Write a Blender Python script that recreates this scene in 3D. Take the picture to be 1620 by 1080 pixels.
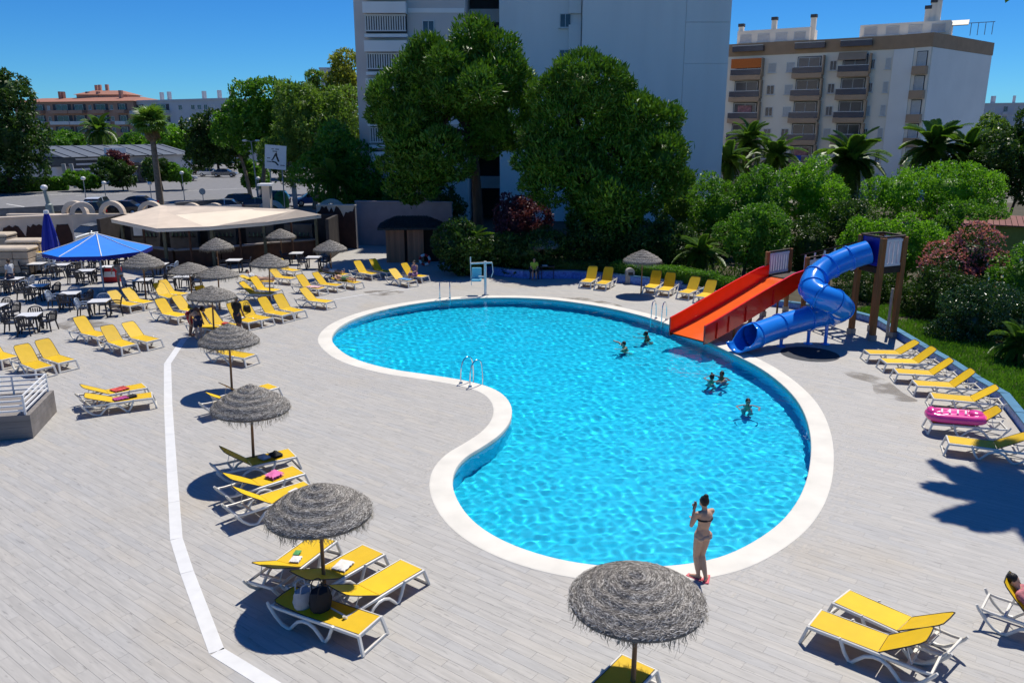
import bpy, bmesh, math, random
import numpy as np
from mathutils import Vector, Matrix
from mathutils.geometry import delaunay_2d_cdt

# ------------------------------------------------------------------ camera, sky, sun
S = bpy.context.scene
COL = S.collection
for o in list(bpy.data.objects):
    bpy.data.objects.remove(o)
F, CAMZ = 1260.0, 8.2                       # focal length in photo pixels (1620 wide), eye height in metres
TILT = math.atan(335 / F)
cam = bpy.data.cameras.new('camera')
cam.sensor_width = 36.0
cam.lens = 36.0 * F / 1620.0
cam.clip_start = 0.1
cam.clip_end = 6000
cam_o = bpy.data.objects.new('camera', cam)
COL.objects.link(cam_o)
cam_o.location = (0, 0, CAMZ)
cam_o.rotation_euler = (math.pi / 2 - TILT, 0, 0)
S.camera = cam_o

SUN = Vector((0.24, 0.47, 1.0)).normalized()     # towards the sun
W = bpy.data.worlds.new('World')
S.world = W
W.use_nodes = True
wn = W.node_tree
bg = wn.nodes['Background']
sky = wn.nodes.new('ShaderNodeTexSky')
sky.sky_type = 'NISHITA'
sky.sun_disc = False
sky.sun_elevation = math.asin(SUN.z)
sky.sun_rotation = math.atan2(SUN.x, SUN.y)
sky.altitude = 1500
sky.air_density = 1.0
sky.dust_density = 0.0
sky.ozone_density = 3.0
hsv = wn.nodes.new('ShaderNodeHueSaturation')
hsv.inputs['Saturation'].default_value = 1.25
wn.links.new(sky.outputs[0], hsv.inputs['Color'])
tint = wn.nodes.new('ShaderNodeMix'); tint.data_type = 'RGBA'; tint.blend_type = 'MULTIPLY'
tint.inputs['Factor'].default_value = 1.0
tint.inputs['B'].default_value = (0.25, 0.61, 0.93, 1)
wn.links.new(hsv.outputs[0], tint.inputs['A'])
wn.links.new(tint.outputs['Result'], bg.inputs[0])
bg.inputs[1].default_value = 0.094

sl = bpy.data.lights.new('sun', 'SUN')
sl.energy = 4.2
sl.angle = math.radians(0.55)
sl.color = (1.0, 0.945, 0.85)
sun = bpy.data.objects.new('sun', sl)
COL.objects.link(sun)
sun.rotation_euler = SUN.to_track_quat('Z', 'Y').to_euler()
sun.location = (20, 40, 60)

S.view_settings.view_transform = 'Standard'
S.view_settings.look = 'None'
S.view_settings.exposure = 0.26
S.view_settings.gamma = 1.0
S.render.engine = 'CYCLES'
S.cycles.use_denoising = True
S.cycles.max_bounces = 7
S.cycles.adaptive_threshold = 0.02
S.cycles.diffuse_bounces = 2
S.cycles.glossy_bounces = 3
S.cycles.transmission_bounces = 5
S.cycles.transparent_max_bounces = 8
S.cycles.sample_clamp_indirect = 4.0

# ------------------------------------------------------------------ helpers
CT, ST = math.cos(TILT), math.sin(TILT)
def ray(px, py):
    x, y = (px - 810) / F, -(py - 540) / F
    return Vector((x, CT + y * ST, -ST + y * CT))
def G(px, py, z=0.0):                        # where the sight line of a photo pixel meets the level z
    r = ray(px, py); k = (z - CAMZ) / r.z
    return Vector((r.x * k, r.y * k, z))
def AT(px, py, Y):                           # the point of that sight line at depth Y
    r = ray(px, py); k = Y / r.y
    return Vector((r.x * k, Y, CAMZ + r.z * k))
R = math.radians

def tag(o, label=None, cat=None, group=None, kind=None):
    if label: o['label'] = label
    if cat: o['category'] = cat
    if group: o['group'] = group
    if kind: o['kind'] = kind
    return o
def empty(name, loc=(0, 0, 0), rz=0.0, label=None, cat=None, group=None):
    o = bpy.data.objects.new(name, None)
    COL.objects.link(o)
    o.location = loc; o.rotation_euler = (0, 0, rz)
    return tag(o, label, cat, group)
def link(name, me, mats, parent=None, loc=None):
    if not isinstance(mats, (list, tuple)): mats = [mats]
    if len(me.materials) == 0:
        for m in mats: me.materials.append(m)
    o = bpy.data.objects.new(name, me)
    COL.objects.link(o)
    if parent is not None: o.parent = parent
    if loc is not None: o.location = loc
    return o
def copy_tree(o, parent=None):
    c = o.copy(); COL.objects.link(c); c.parent = parent
    for ch in o.children: copy_tree(ch, c)
    return c

class MB:
    def __init__(self): self.v = []; self.f = []; self.m = []; self.mi = 0
    def add(self, vs, fs):
        b = len(self.v); self.v += [tuple(p) for p in vs]
        for f in fs:
            self.f.append(tuple(b + i for i in f)); self.m.append(self.mi)
        return self
    def box(self, c, s, rz=0.0, tx=0.0):
        hx, hy, hz = s[0] / 2, s[1] / 2, s[2] / 2
        vs = [Vector((x * hx, y * hy, z * hz)) for z in (-1, 1) for x, y in ((-1, -1), (1, -1), (1, 1), (-1, 1))]
        if tx: m = Matrix.Rotation(tx, 3, 'X'); vs = [m @ v for v in vs]
        if rz: m = Matrix.Rotation(rz, 3, 'Z'); vs = [m @ v for v in vs]
        c = Vector(c)
        return self.add([v + c for v in vs], [(0, 3, 2, 1), (4, 5, 6, 7), (0, 1, 5, 4), (1, 2, 6, 5), (2, 3, 7, 6), (3, 0, 4, 7)])
    def bar(self, p0, p1, w, h, up=(0, 0, 1)):         # rectangular bar from p0 to p1
        p0, p1 = Vector(p0), Vector(p1); d = (p1 - p0).normalized(); u = Vector(up)
        if abs(d.dot(u)) > .98: u = Vector((0, 1, 0))
        s = d.cross(u).normalized(); u = s.cross(d)
        vs = []
        for p in (p0, p1):
            for a, b in ((-1, -1), (1, -1), (1, 1), (-1, 1)): vs.append(p + s * a * w / 2 + u * b * h / 2)
        return self.add(vs, [(0, 1, 2, 3), (7, 6, 5, 4), (0, 4, 5, 1), (1, 5, 6, 2), (2, 6, 7, 3), (3, 7, 4, 0)])
    def tube(self, path, r, n=8, cap=True, flat=None):  # round (or flattened) tube along a path
        path = [Vector(p) for p in path]; k = len(path)
        rs = r if isinstance(r, (list, tuple)) else [r] * k
        vs = []; prev = None
        for i, p in enumerate(path):
            d = (path[min(i + 1, k - 1)] - path[max(i - 1, 0)]).normalized()
            if prev is None:
                u = Vector((0, 0, 1)) if abs(d.z) < .95 else Vector((0, 1, 0))
                s = d.cross(u).normalized()
            else:
                s = (prev - d * prev.dot(d)).normalized()
            prev = s; t = s.cross(d)
            for j in range(n):
                a = 2 * math.pi * j / n
                vs.append(p + s * math.cos(a) * rs[i] * (flat or 1) + t * math.sin(a) * rs[i])
        fs = []
        for i in range(k - 1):
            for j in range(n):
                a, b = i * n + j, i * n + (j + 1) % n
                fs.append((a, b, b + n, a + n))
        if cap:
            fs.append(tuple(range(n - 1, -1, -1))); fs.append(tuple(range((k - 1) * n, k * n)))
        return self.add(vs, fs)
    def lathe(self, prof, n=24, c=(0, 0, 0)):
        c = Vector(c); vs = []; fs = []
        for r_, z in prof:
            for j in range(n):
                a = 2 * math.pi * j / n
                vs.append(c + Vector((r_ * math.cos(a), r_ * math.sin(a), z)))
        for i in range(len(prof) - 1):
            for j in range(n):
                a, b = i * n + j, i * n + (j + 1) % n
                fs.append((a, b, b + n, a + n))
        return self.add(vs, fs)
    def prism(self, poly, z0, z1):                      # poly counter-clockwise
        n = len(poly)
        vs = [(p[0], p[1], z0) for p in poly] + [(p[0], p[1], z1) for p in poly]
        fs = [tuple(range(n - 1, -1, -1)), tuple(range(n, 2 * n))] + [(i, (i + 1) % n, n + (i + 1) % n, n + i) for i in range(n)]
        return self.add(vs, fs)
    def slab(self, poly, axis_dir, th):                 # extrude any planar polygon (3d points) along a vector
        n = len(poly); d = Vector(axis_dir) * th
        vs = [Vector(p) for p in poly] + [Vector(p) + d for p in poly]
        fs = [tuple(range(n - 1, -1, -1)), tuple(range(n, 2 * n))] + [(i, (i + 1) % n, n + (i + 1) % n, n + i) for i in range(n)]
        return self.add(vs, fs)
    def ball(self, c, r, n=10, m=6):
        c = Vector(c); rr = r if isinstance(r, (tuple, list)) else (r, r, r)
        vs = [c + Vector((0, 0, -rr[2]))]; fs = []
        for i in range(1, m):
            t = -math.pi / 2 + math.pi * i / m
            for j in range(n):
                a = 2 * math.pi * j / n
                vs.append(c + Vector((rr[0] * math.cos(t) * math.cos(a), rr[1] * math.cos(t) * math.sin(a), rr[2] * math.sin(t))))
        vs.append(c + Vector((0, 0, rr[2])))
        for j in range(n): fs.append((0, 1 + (j + 1) % n, 1 + j))
        for i in range(m - 2):
            for j in range(n):
                a, b = 1 + i * n + j, 1 + i * n + (j + 1) % n
                fs.append((a, b, b + n, a + n))
        L = len(vs) - 1
        for j in range(n): fs.append((L, 1 + (m - 2) * n + j, 1 + (m - 2) * n + (j + 1) % n))
        return self.add(vs, fs)
    def mesh(self, name, smooth=False, bevel=0.0):
        me = bpy.data.meshes.new(name)
        me.from_pydata(self.v, [], self.f)
        me.polygons.foreach_set('material_index', self.m)
        bm = bmesh.new(); bm.from_mesh(me)
        bmesh.ops.recalc_face_normals(bm, faces=bm.faces)
        if bevel:
            es = [e for e in bm.edges if e.is_manifold and e.calc_face_angle(0) > .6]
            bmesh.ops.bevel(bm, geom=es, offset=bevel, segments=1, affect='EDGES', clamp_overlap=True)
        bm.to_mesh(me); bm.free()
        if smooth:
            me.polygons.foreach_set('use_smooth', [True] * len(me.polygons))
            if smooth != 'all': me.set_sharp_from_angle(angle=R(40))
        me.update()
        return me
    def build(self, name, mats, parent=None, smooth=False, loc=None, bevel=0.0):
        return link(name, self.mesh(name, smooth, bevel), mats, parent, loc)

# ------------------------------------------------------------------ materials
MATS = {}
def M(name, rgb, rough=.6, var=.12, scale=6.0, bump=0.0, bscale=None, metal=0.0, spec=.4, rand=0.0, island=0.0, rgb2=None, stretch=None, coat=0.0):
    """plain procedural material: noise between two tones, optional per-object / per-piece shift and fine relief"""
    if name in MATS: return MATS[name]
    m = bpy.data.materials.new(name); m.use_nodes = True
    nt = m.node_tree; N = nt.nodes; L = nt.links
    b = N['Principled BSDF']
    b.inputs['Roughness'].default_value = rough
    b.inputs['Metallic'].default_value = metal
    b.inputs['Specular IOR Level'].default_value = spec
    b.inputs['Coat Weight'].default_value = coat
    tc = N.new('ShaderNodeTexCoord'); mp = N.new('ShaderNodeMapping')
    L.new(tc.outputs['Object'], mp.inputs[0])
    if stretch: mp.inputs['Scale'].default_value = stretch
    no = N.new('ShaderNodeTexNoise'); no.inputs['Scale'].default_value = scale; no.inputs['Detail'].default_value = 5
    L.new(mp.outputs[0], no.inputs['Vector'])
    mx = N.new('ShaderNodeMix'); mx.data_type = 'RGBA'
    c2 = rgb2 or tuple(min(1, c * (1 + var)) for c in rgb); c1 = tuple(c * (1 - var) for c in rgb) if rgb2 is None else rgb
    mx.inputs['A'].default_value = (*c1, 1); mx.inputs['B'].default_value = (*c2, 1)
    rp = N.new('ShaderNodeMapRange'); rp.inputs['From Min'].default_value = .3; rp.inputs['From Max'].default_value = .7
    L.new(no.outputs['Fac'], rp.inputs['Value']); L.new(rp.outputs[0], mx.inputs['Factor'])
    out = mx.outputs['Result']
    for amt, src in ((rand, 'obj'), (island, 'isl')):
        if amt:
            if src == 'obj': s = N.new('ShaderNodeObjectInfo').outputs['Random']
            else: s = N.new('ShaderNodeNewGeometry').outputs['Random Per Island']
            mr = N.new('ShaderNodeMapRange'); mr.inputs['To Min'].default_value = 1 - amt; mr.inputs['To Max'].default_value = 1 + amt
            L.new(s, mr.inputs['Value'])
            hv = N.new('ShaderNodeHueSaturation'); L.new(out, hv.inputs['Color']); L.new(mr.outputs[0], hv.inputs['Value']); out = hv.outputs[0]
    L.new(out, b.inputs['Base Color'])
    if bump:
        n2 = N.new('ShaderNodeTexNoise'); n2.inputs['Scale'].default_value = bscale or scale * 4; n2.inputs['Detail'].default_value = 6
        L.new(mp.outputs[0], n2.inputs['Vector'])
        bp = N.new('ShaderNodeBump'); bp.inputs['Strength'].default_value = bump; bp.inputs['Distance'].default_value = .02
        L.new(n2.outputs['Fac'], bp.inputs['Height']); L.new(bp.outputs[0], b.inputs['Normal'])
    MATS[name] = m
    return m
def leafmat(name, a, b_, trans=.35, rough=.45, spec=.35, hue=0.0):
    """leaf: colour varies leaf by leaf, light shines through"""
    if name in MATS: return MATS[name]
    m = bpy.data.materials.new(name); m.use_nodes = True
    nt = m.node_tree; N = nt.nodes; L = nt.links
    b = N['Principled BSDF']; b.inputs['Roughness'].default_value = rough; b.inputs['Specular IOR Level'].default_value = spec
    g = N.new('ShaderNodeNewGeometry')
    mx = N.new('ShaderNodeMix'); mx.data_type = 'RGBA'
    mx.inputs['A'].default_value = (*a, 1); mx.inputs['B'].default_value = (*b_, 1)
    tc = N.new('ShaderNodeTexCoord'); no = N.new('ShaderNodeTexNoise'); no.inputs['Scale'].default_value = .7; no.inputs['Detail'].default_value = 3
    L.new(tc.outputs['Object'], no.inputs['Vector'])
    ad = N.new('ShaderNodeMath'); ad.operation = 'MULTIPLY_ADD'; ad.inputs[1].default_value = .55
    rp = N.new('ShaderNodeMapRange'); rp.inputs['From Min'].default_value = .35; rp.inputs['From Max'].default_value = .65; rp.inputs['To Max'].default_value = .45
    L.new(no.outputs['Fac'], rp.inputs['Value'])
    L.new(g.outputs['Random Per Island'], ad.inputs[0]); L.new(rp.outputs[0], ad.inputs[2]); L.new(ad.outputs[0], mx.inputs['Factor'])
    L.new(mx.outputs['Result'], b.inputs['Base Color'])
    if trans:
        tr = N.new('ShaderNodeBsdfTranslucent')
        gm = N.new('ShaderNodeMix'); gm.data_type = 'RGBA'; gm.blend_type = 'MULTIPLY'; gm.inputs['Factor'].default_value = 1
        L.new(mx.outputs['Result'], gm.inputs['A']); gm.inputs['B'].default_value = (1.5, 1.5, .7, 1)
        L.new(gm.outputs['Result'], tr.inputs['Color'])
        ms = N.new('ShaderNodeMixShader'); ms.inputs[0].default_value = trans
        L.new(b.outputs[0], ms.inputs[1]); L.new(tr.outputs[0], ms.inputs[2])
        L.new(ms.outputs[0], N['Material Output'].inputs[0])
    MATS[name] = m
    return m

def spline(pts, per=6, closed=True):
    """Catmull-Rom through 2d/3d points"""
    pts = [Vector(p) for p in pts]; n = len(pts); out = []
    rng = range(n) if closed else range(n - 1)
    for i in rng:
        if closed: p0, p1, p2, p3 = pts[i - 1], pts[i], pts[(i + 1) % n], pts[(i + 2) % n]
        else: p0, p1, p2, p3 = pts[max(i - 1, 0)], pts[i], pts[i + 1], pts[min(i + 2, n - 1)]
        for k in range(per):
            t = k / per
            out.append(.5 * ((2 * p1) + (p2 - p0) * t + (2 * p0 - 5 * p1 + 4 * p2 - p3) * t * t + (3 * p1 - p0 - 3 * p2 + p3) * t ** 3))
    if not closed: out.append(pts[-1])
    return out
def inside(p, poly):
    x, y = p[0], p[1]; r_ = False; n = len(poly); j = n - 1
    for i in range(n):
        xi, yi, xj, yj = poly[i][0], poly[i][1], poly[j][0], poly[j][1]
        if (yi > y) != (yj > y) and x < (xj - xi) * (y - yi) / (yj - yi) + xi: r_ = not r_
        j = i
    return r_
def inside_np(P, poly):
    x, y = P[:, 0], P[:, 1]; r_ = np.zeros(len(P), bool); n = len(poly); j = n - 1
    for i in range(n):
        xi, yi, xj, yj = poly[i][0], poly[i][1], poly[j][0], poly[j][1]
        if yi != yj:
            c = ((yi > y) != (yj > y)) & (x < (xj - xi) * (y - yi) / (yj - yi) + xi)
            r_ ^= c
        j = i
    return r_
def offset(poly, d):                       # closed counter-clockwise polygon moved outwards by d
    n = len(poly); out = []
    for i in range(n):
        a, b = Vector(poly[i - 1][:2]), Vector(poly[(i + 1) % n][:2])
        t = (b - a).normalized()
        out.append(Vector((poly[i][0] + t.y * d, poly[i][1] - t.x * d)))
    return out
def sheet(outer, holes, z, extra=()):
    """flat triangulated sheet with holes"""
    vs = [Vector(p[:2]) for p in outer]; es = [(i, (i + 1) % len(outer)) for i in range(len(outer))]
    for h in holes:
        b = len(vs); vs += [Vector(p[:2]) for p in h]; es += [(b + i, b + (i + 1) % len(h)) for i in range(len(h))]
    vs += [Vector(p[:2]) for p in extra]
    v, e, f, *_ = delaunay_2d_cdt(vs, es, [], 0, 1e-5)
    fs = []
    for t in f:
        c = sum((v[i] for i in t), Vector((0, 0))) / len(t)
        if inside(c, outer) and not any(inside(c, h) for h in holes): fs.append(tuple(t))
    return [(p.x, p.y, z) for p in v], fs

def np_mesh(name, V, Fc, smooth=False):
    """mesh straight from numpy arrays; Fc is (n, k) with one k for all faces"""
    me = bpy.data.meshes.new(name); V = np.asarray(V, np.float32); Fc = np.asarray(Fc, np.int32); n, k = Fc.shape
    me.vertices.add(len(V)); me.vertices.foreach_set('co', V.ravel())
    me.loops.add(n * k); me.loops.foreach_set('vertex_index', Fc.ravel())
    me.polygons.add(n); me.polygons.foreach_set('loop_start', np.arange(0, n * k, k, dtype=np.int32))
    me.update(calc_edges=True)
    me.polygons.foreach_set('use_smooth', [bool(smooth)] * n)
    return me

# ------------------------------------------------------------------ pool, deck, ground
rnd = random.Random(7)
POOL_PX = [(524, 535), (538, 515), (575, 498), (630, 484), (700, 474), (780, 470), (860, 472), (940, 482), (1010, 497), (1060, 513), (1105, 533),
           (1155, 556), (1205, 582), (1245, 613), (1270, 645), (1283, 685), (1283, 730), (1271, 775), (1245, 815), (1205, 848), (1150, 876),
           (1090, 890), (1020, 895), (950, 893), (880, 882), (815, 862), (765, 836), (733, 806), (716, 772), (718, 744), (735, 722),
           (765, 703), (790, 685), (806, 664), (808, 642), (795, 623), (770, 610), (730, 600), (680, 592), (620, 583), (570, 570), (540, 555)]
pool = [p.xy for p in spline([G(x, y, .03) for x, y in POOL_PX], 4)]
area = sum(pool[i - 1].x * pool[i].y - pool[i].x * pool[i - 1].y for i in range(len(pool)))
if area < 0: pool.reverse()
pool_out = offset(pool, .54)
WATER_Z, FLOOR_Z = -.09, -1.25

asphalt = M('asphalt', (.19, .19, .195), .9, .12, 1.5, .2, 40)
soil = M('garden_soil', (.07, .06, .035), .95, .3, 2, .6, 8)
big = [(-2500, -300), (2500, -300), (2500, 4000), (-2500, 4000)]
v, f = sheet(big, [offset(pool, .3)], -.07)
mb = MB(); mb.add(v, f)
o = mb.build('ground', M('ground_dust', (.16, .15, .12), .95, .2, .2)); tag(o, kind='structure')

# pool basin
basin = M('pool_tile', (.003, .70, .98), .35, .05, 3.0, spec=.3)
mb = MB()
inner = offset(pool, .012)
n = len(inner)
mb.add([(p.x, p.y, .0) for p in inner] + [(p.x, p.y, FLOOR_Z) for p in inner], [(i, (i + 1) % n, n + (i + 1) % n, n + i) for i in range(n)])
v, f = sheet(inner, [], FLOOR_Z); mb.add(v, f)
o = mb.build('pool_basin', basin); tag(o, kind='structure')
basin_o = o

# coping
coping_m = M('coping_stone', (.68, .65, .58), .75, .07, 1.5, .15, 30)
prof = [(-.02, -.16), (-.02, .000), (-.012, .011), (.0, .014), (.50, .012), (.53, .009), (.54, .004), (.54, -.03)]
mb = MB(); rings = [offset(pool, d) for d, z in prof]; vs = []; fs = []
jag = {}
for k, (d, z) in enumerate(prof):
    vs += [(p.x, p.y, z) for p in rings[k]]
for k in range(len(prof) - 1):
    for i in range(n): fs.append((k * n + i, k * n + (i + 1) % n, (k + 1) * n + (i + 1) % n, (k + 1) * n + i))
mb.add(vs, fs)
o = mb.build('pool_coping', coping_m, smooth=True); tag(o, kind='structure')
# water: a real rippled surface
step = .048
P0 = np.array([[p.x, p.y] for p in pool]); lo, hi = P0.min(0), P0.max(0)
gx, gy = np.meshgrid(np.arange(lo[0], hi[0], step), np.arange(lo[1], hi[1], step))
pts = np.stack([gx.ravel(), gy.ravel()], 1)
rng = np.random.default_rng(3)
pts += rng.uniform(-.009, .009, pts.shape)
pin = offset(pool, -.05)
pts = pts[inside_np(pts, pin)]
ring = offset(pool, .0)
vs2 = [Vector((float(a), float(b))) for a, b in pts]
nb = len(ring)
v, e, f, *_ = delaunay_2d_cdt([p.copy() for p in ring] + vs2, [(i, (i + 1) % nb) for i in range(nb)], [], 1, 1e-6)
xy = np.array([[p.x, p.y] for p in v])
def waves(xy):
    z = np.zeros(len(xy)); r2 = np.random.default_rng(11)
    for lam, amp, cnt in ((2.4, .006, 5), (1.05, .0030, 8), (.60, .0016, 10), (.35, .0018, 16), (.23, .0009, 16)):
        for _ in range(cnt):
            a = r2.uniform(0, 2 * np.pi); ph = r2.uniform(0, 2 * np.pi); l = lam * r2.uniform(.75, 1.3)
            z += amp / math.sqrt(cnt) * 1.4 * np.sin(2 * np.pi / l * (xy[:, 0] * np.cos(a) + xy[:, 1] * np.sin(a)) + ph)
    return z
zz = waves(xy)
me = bpy.data.meshes.new('pool_water')
me.from_pydata([(x, y, WATER_Z + z) for (x, y), z in zip(xy, zz)], [], [tuple(t) for t in f])
me.polygons.foreach_set('use_smooth', [True] * len(me.polygons)); me.update()
wm = bpy.data.materials.new('pool_water'); wm.use_nodes = True
nt = wm.node_tree; N = nt.nodes; L = nt.links
N.remove(N['Principled BSDF'])
gl = N.new('ShaderNodeBsdfGlass'); gl.inputs['IOR'].default_value = 1.333; gl.inputs['Roughness'].default_value = 0.0
gl.inputs['Color'].default_value = (.93, .985, 1, 1)
L.new(gl.outputs[0], N['Material Output'].inputs[0])
water_o = link('water', me, wm); tag(water_o, kind='structure')
sl.cycles.is_caustics_light = True
water_o.cycles.is_caustics_caster = True
basin_o.cycles.is_caustics_receiver = True

# deck of wood-look planks
PA = R(-37.0)                                   # direction of the planks
pu, pv = Vector((math.cos(PA), math.sin(PA))), Vector((-math.sin(PA), math.cos(PA)))
pm = bpy.data.materials.new('plank'); pm.use_nodes = True
def plank_material(m, coord):
    nt = m.node_tree; N = nt.nodes; L = nt.links; b = N['Principled BSDF']
    b.inputs['Roughness'].default_value = .62; b.inputs['Specular IOR Level'].default_value = .35
    geo = N.new('ShaderNodeNewGeometry')
    mp = N.new('ShaderNodeMapping'); mp.vector_type = 'TEXTURE'; mp.inputs['Rotation'].default_value = (0, 0, PA)
    L.new(geo.outputs['Position'], mp.inputs[0])
    if coord == 'isl': rs = geo.outputs['Random Per Island']
    else: rs = N.new('ShaderNodeObjectInfo').outputs['Random']
    # shift the grain plank by plank
    cx = N.new('ShaderNodeCombineXYZ'); ml = N.new('ShaderNodeMath'); ml.operation = 'MULTIPLY'; ml.inputs[1].default_value = 37
    L.new(rs, ml.inputs[0]); L.new(ml.outputs[0], cx.inputs[2])
    va = N.new('ShaderNodeVectorMath'); L.new(mp.outputs[0], va.inputs[0]); L.new(cx.outputs[0], va.inputs[1])
    sc = N.new('ShaderNodeVectorMath'); sc.operation = 'MULTIPLY'; sc.inputs[1].default_value = (.9, 9, 1); L.new(va.outputs[0], sc.inputs[0])
    g1 = N.new('ShaderNodeTexNoise'); g1.inputs['Scale'].default_value = 1.6; g1.inputs['Detail'].default_value = 4; g1.inputs['Distortion'].default_value = .5
    L.new(sc.outputs[0], g1.inputs['Vector'])
    cr = N.new('ShaderNodeValToRGB'); cr.color_ramp.elements[0].position = .25; cr.color_ramp.elements[0].color = (.36, .347, .325, 1)
    cr.color_ramp.elements[1].position = .72; cr.color_ramp.elements[1].color = (.465, .447, .416, 1)
    L.new(g1.outputs['Fac'], cr.inputs[0])
    # dark knots and cracks
    sc2 = N.new('ShaderNodeVectorMath'); sc2.operation = 'MULTIPLY'; sc2.inputs[1].default_value = (1.3, 12, 1); L.new(va.outputs[0], sc2.inputs[0])
    g2 = N.new('ShaderNodeTexNoise'); g2.inputs['Scale'].default_value = 2.1; g2.inputs['Detail'].default_value = 4; L.new(sc2.outputs[0], g2.inputs['Vector'])
    r2 = N.new('ShaderNodeMapRange'); r2.inputs['From Min'].default_value = .30; r2.inputs['From Max'].default_value = .37; r2.inputs['To Min'].default_value = .68
    L.new(g2.outputs['Fac'], r2.inputs['Value'])
    m1 = N.new('ShaderNodeMix'); m1.data_type = 'RGBA'; m1.blend_type = 'MULTIPLY'; m1.inputs['Factor'].default_value = 1
    L.new(cr.outputs[0], m1.inputs['A']); L.new(r2.outputs[0], m1.inputs['B'])
    # tone of each plank, some bluish, some warm
    tn = N.new('ShaderNodeValToRGB'); tn.color_ramp.interpolation = 'LINEAR'
    els = tn.color_ramp.elements; els[0].color = (.86, .90, .97, 1); els[1].color = (1.06, 1.02, .95, 1)
    e = els.new(.3); e.color = (1, 1, 1, 1); e = els.new(.55); e.color = (.93, .93, .93, 1); e = els.new(.8); e.color = (1.03, 1.02, 1.01, 1)
    L.new(rs, tn.inputs[0])
    m2 = N.new('ShaderNodeMix'); m2.data_type = 'RGBA'; m2.blend_type = 'MULTIPLY'; m2.inputs['Factor'].default_value = .45
    L.new(m1.outputs['Result'], m2.inputs['A']); L.new(tn.outputs[0], m2.inputs['B'])
    # wear: sandy and damp stains
    g3 = N.new('ShaderNodeTexNoise'); g3.inputs['Scale'].default_value = .22; g3.inputs['Detail'].default_value = 4; L.new(geo.outputs['Position'], g3.inputs['Vector'])
    r3 = N.new('ShaderNodeMapRange'); r3.inputs['From Min'].default_value = .58; r3.inputs['From Max'].default_value = .70; r3.inputs['To Max'].default_value = .42
    L.new(g3.outputs['Fac'], r3.inputs['Value'])
    m3 = N.new('ShaderNodeMix'); m3.data_type = 'RGBA'; m3.blend_type = 'MULTIPLY'; m3.inputs['B'].default_value = (1.0, .90, .74, 1)
    L.new(r3.outputs[0], m3.inputs['Factor']); L.new(m2.outputs['Result'], m3.inputs['A'])
    L.new(m3.outputs['Result'], b.inputs['Base Color'])
    bp = N.new('ShaderNodeBump'); bp.inputs['Strength'].default_value = .15; bp.inputs['Distance'].default_value = .01
    L.new(g1.outputs['Fac'], bp.inputs['Height']); L.new(bp.outputs[0], b.inputs['Normal'])
plank_material(pm, 'isl')
pm1 = bpy.data.materials.new('plank_single'); pm1.use_nodes = True; plank_material(pm1, 'obj')

# garden edge: low blue kerb that bounds the deck
KERB_PX = [(688, 409), (745, 428), (800, 437), (830, 440), (905, 440), (985, 447), (1080, 458), (1160, 477), (1250, 487), (1330, 497), (1385, 512), (1428, 538), (1462, 559), (1504, 583), (1545, 611),
           (1587, 636), (1612, 668), (1640, 705), (1690, 790)]
kerb = [G(x, y) for x, y in KERB_PX]
deck_poly = [Vector((-46, 3.5)), Vector((15.5, 3.5))] + [p.xy for p in reversed(kerb)] + [Vector((-7, 62)), Vector((-46, 62))]
deck_o = empty('deck'); tag(deck_o, kind='structure')
mb = MB(); v, f = sheet([Vector((-47, 3)), Vector((24, 3)), Vector((24, 66)), Vector((-47, 66))], [offset(pool, .3)], -.0045); mb.add(v, f)
mb.build('grout_bed', M('grout', (.36, .35, .33), .95, .1, 3), deck_o)
PL, PW, PT, GAP = 1.2, .2, .02, .003
cut = offset(pool, .28)
cut_np = cut
cells = []
for j in range(-120, 420):
    off = (j * .37 % 1) * PL if True else 0
    for i in range(-60, 60):
        c = pu * ((i + .5) * PL + off) + pv * ((j + .5) * PW)
        if -47 < c.x < 23 and 3.4 < c.y < 63: cells.append((c.x, c.y))
C_ = np.array(cells)
C_ = C_[inside_np(C_, offset(deck_poly, .9))]
ends = [C_ + np.array(pu) * (s * PL / 2) + np.array(pv) * (t * PW / 2) for s in (-1, 0, 1) for t in (-1, 1)]
ins = sum(inside_np(e_, cut).astype(int) for e_ in ends)
C_full = C_[ins == 0]; C_part = C_[(ins > 0) & (ins < 6)]
# which planks show largest: the nearest ones in view
def in_view(c):
    d = np.stack([c[:, 0], c[:, 1] * CT + CAMZ * ST, c[:, 1] * ST - CAMZ * CT], 1)
    x, y = d[:, 0] / d[:, 1] * F + 810, 540 - d[:, 2] / d[:, 1] * F
    return (x > 8) & (x < 1612) & (y < 1072)
vis = in_view(C_full)
dist = np.where(vis, C_full[:, 0] ** 2 + C_full[:, 1] ** 2, 1e9)
order = np.argsort(dist)
near = order[:290]; rest = np.setdiff1d(np.arange(len(C_full)), near)
def plank_mesh(l, w):
    mb = MB(); mb.box((0, 0, -PT / 2), (l - GAP, w - GAP, PT), 0)
    return mb.mesh('plank', bevel=.001)
pmesh = plank_mesh(PL, PW)
for k in near:
    o = link('plank', pmesh, pm1, deck_o, (C_full[k, 0], C_full[k, 1], 0)); o.rotation_euler = (0, 0, PA)
cen = [C_full[rest]]; ln = [np.full(len(rest), PL - GAP)]
sub = np.concatenate([C_part + np.array(pu) * ((s - 11.5) * .05) for s in range(24)])      # cut to the coping
sub = sub[~inside_np(sub, cut)]
cen = np.concatenate([C_full[rest], sub]); ln = np.concatenate([ln[0], np.full(len(sub), .05)])
U, Vv = np.array(pu), np.array(pv)
q = np.stack([cen + U * (ln[:, None] / 2 * a) + Vv * ((PW - GAP) / 2 * b) for a, b in ((-1, -1), (1, -1), (1, 1), (-1, 1))], 1)
V8 = np.concatenate([np.concatenate([q, np.zeros((len(q), 4, 1))], 2), np.concatenate([q, np.full((len(q), 4, 1), -PT)], 2)], 1).reshape(-1, 3)
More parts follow.
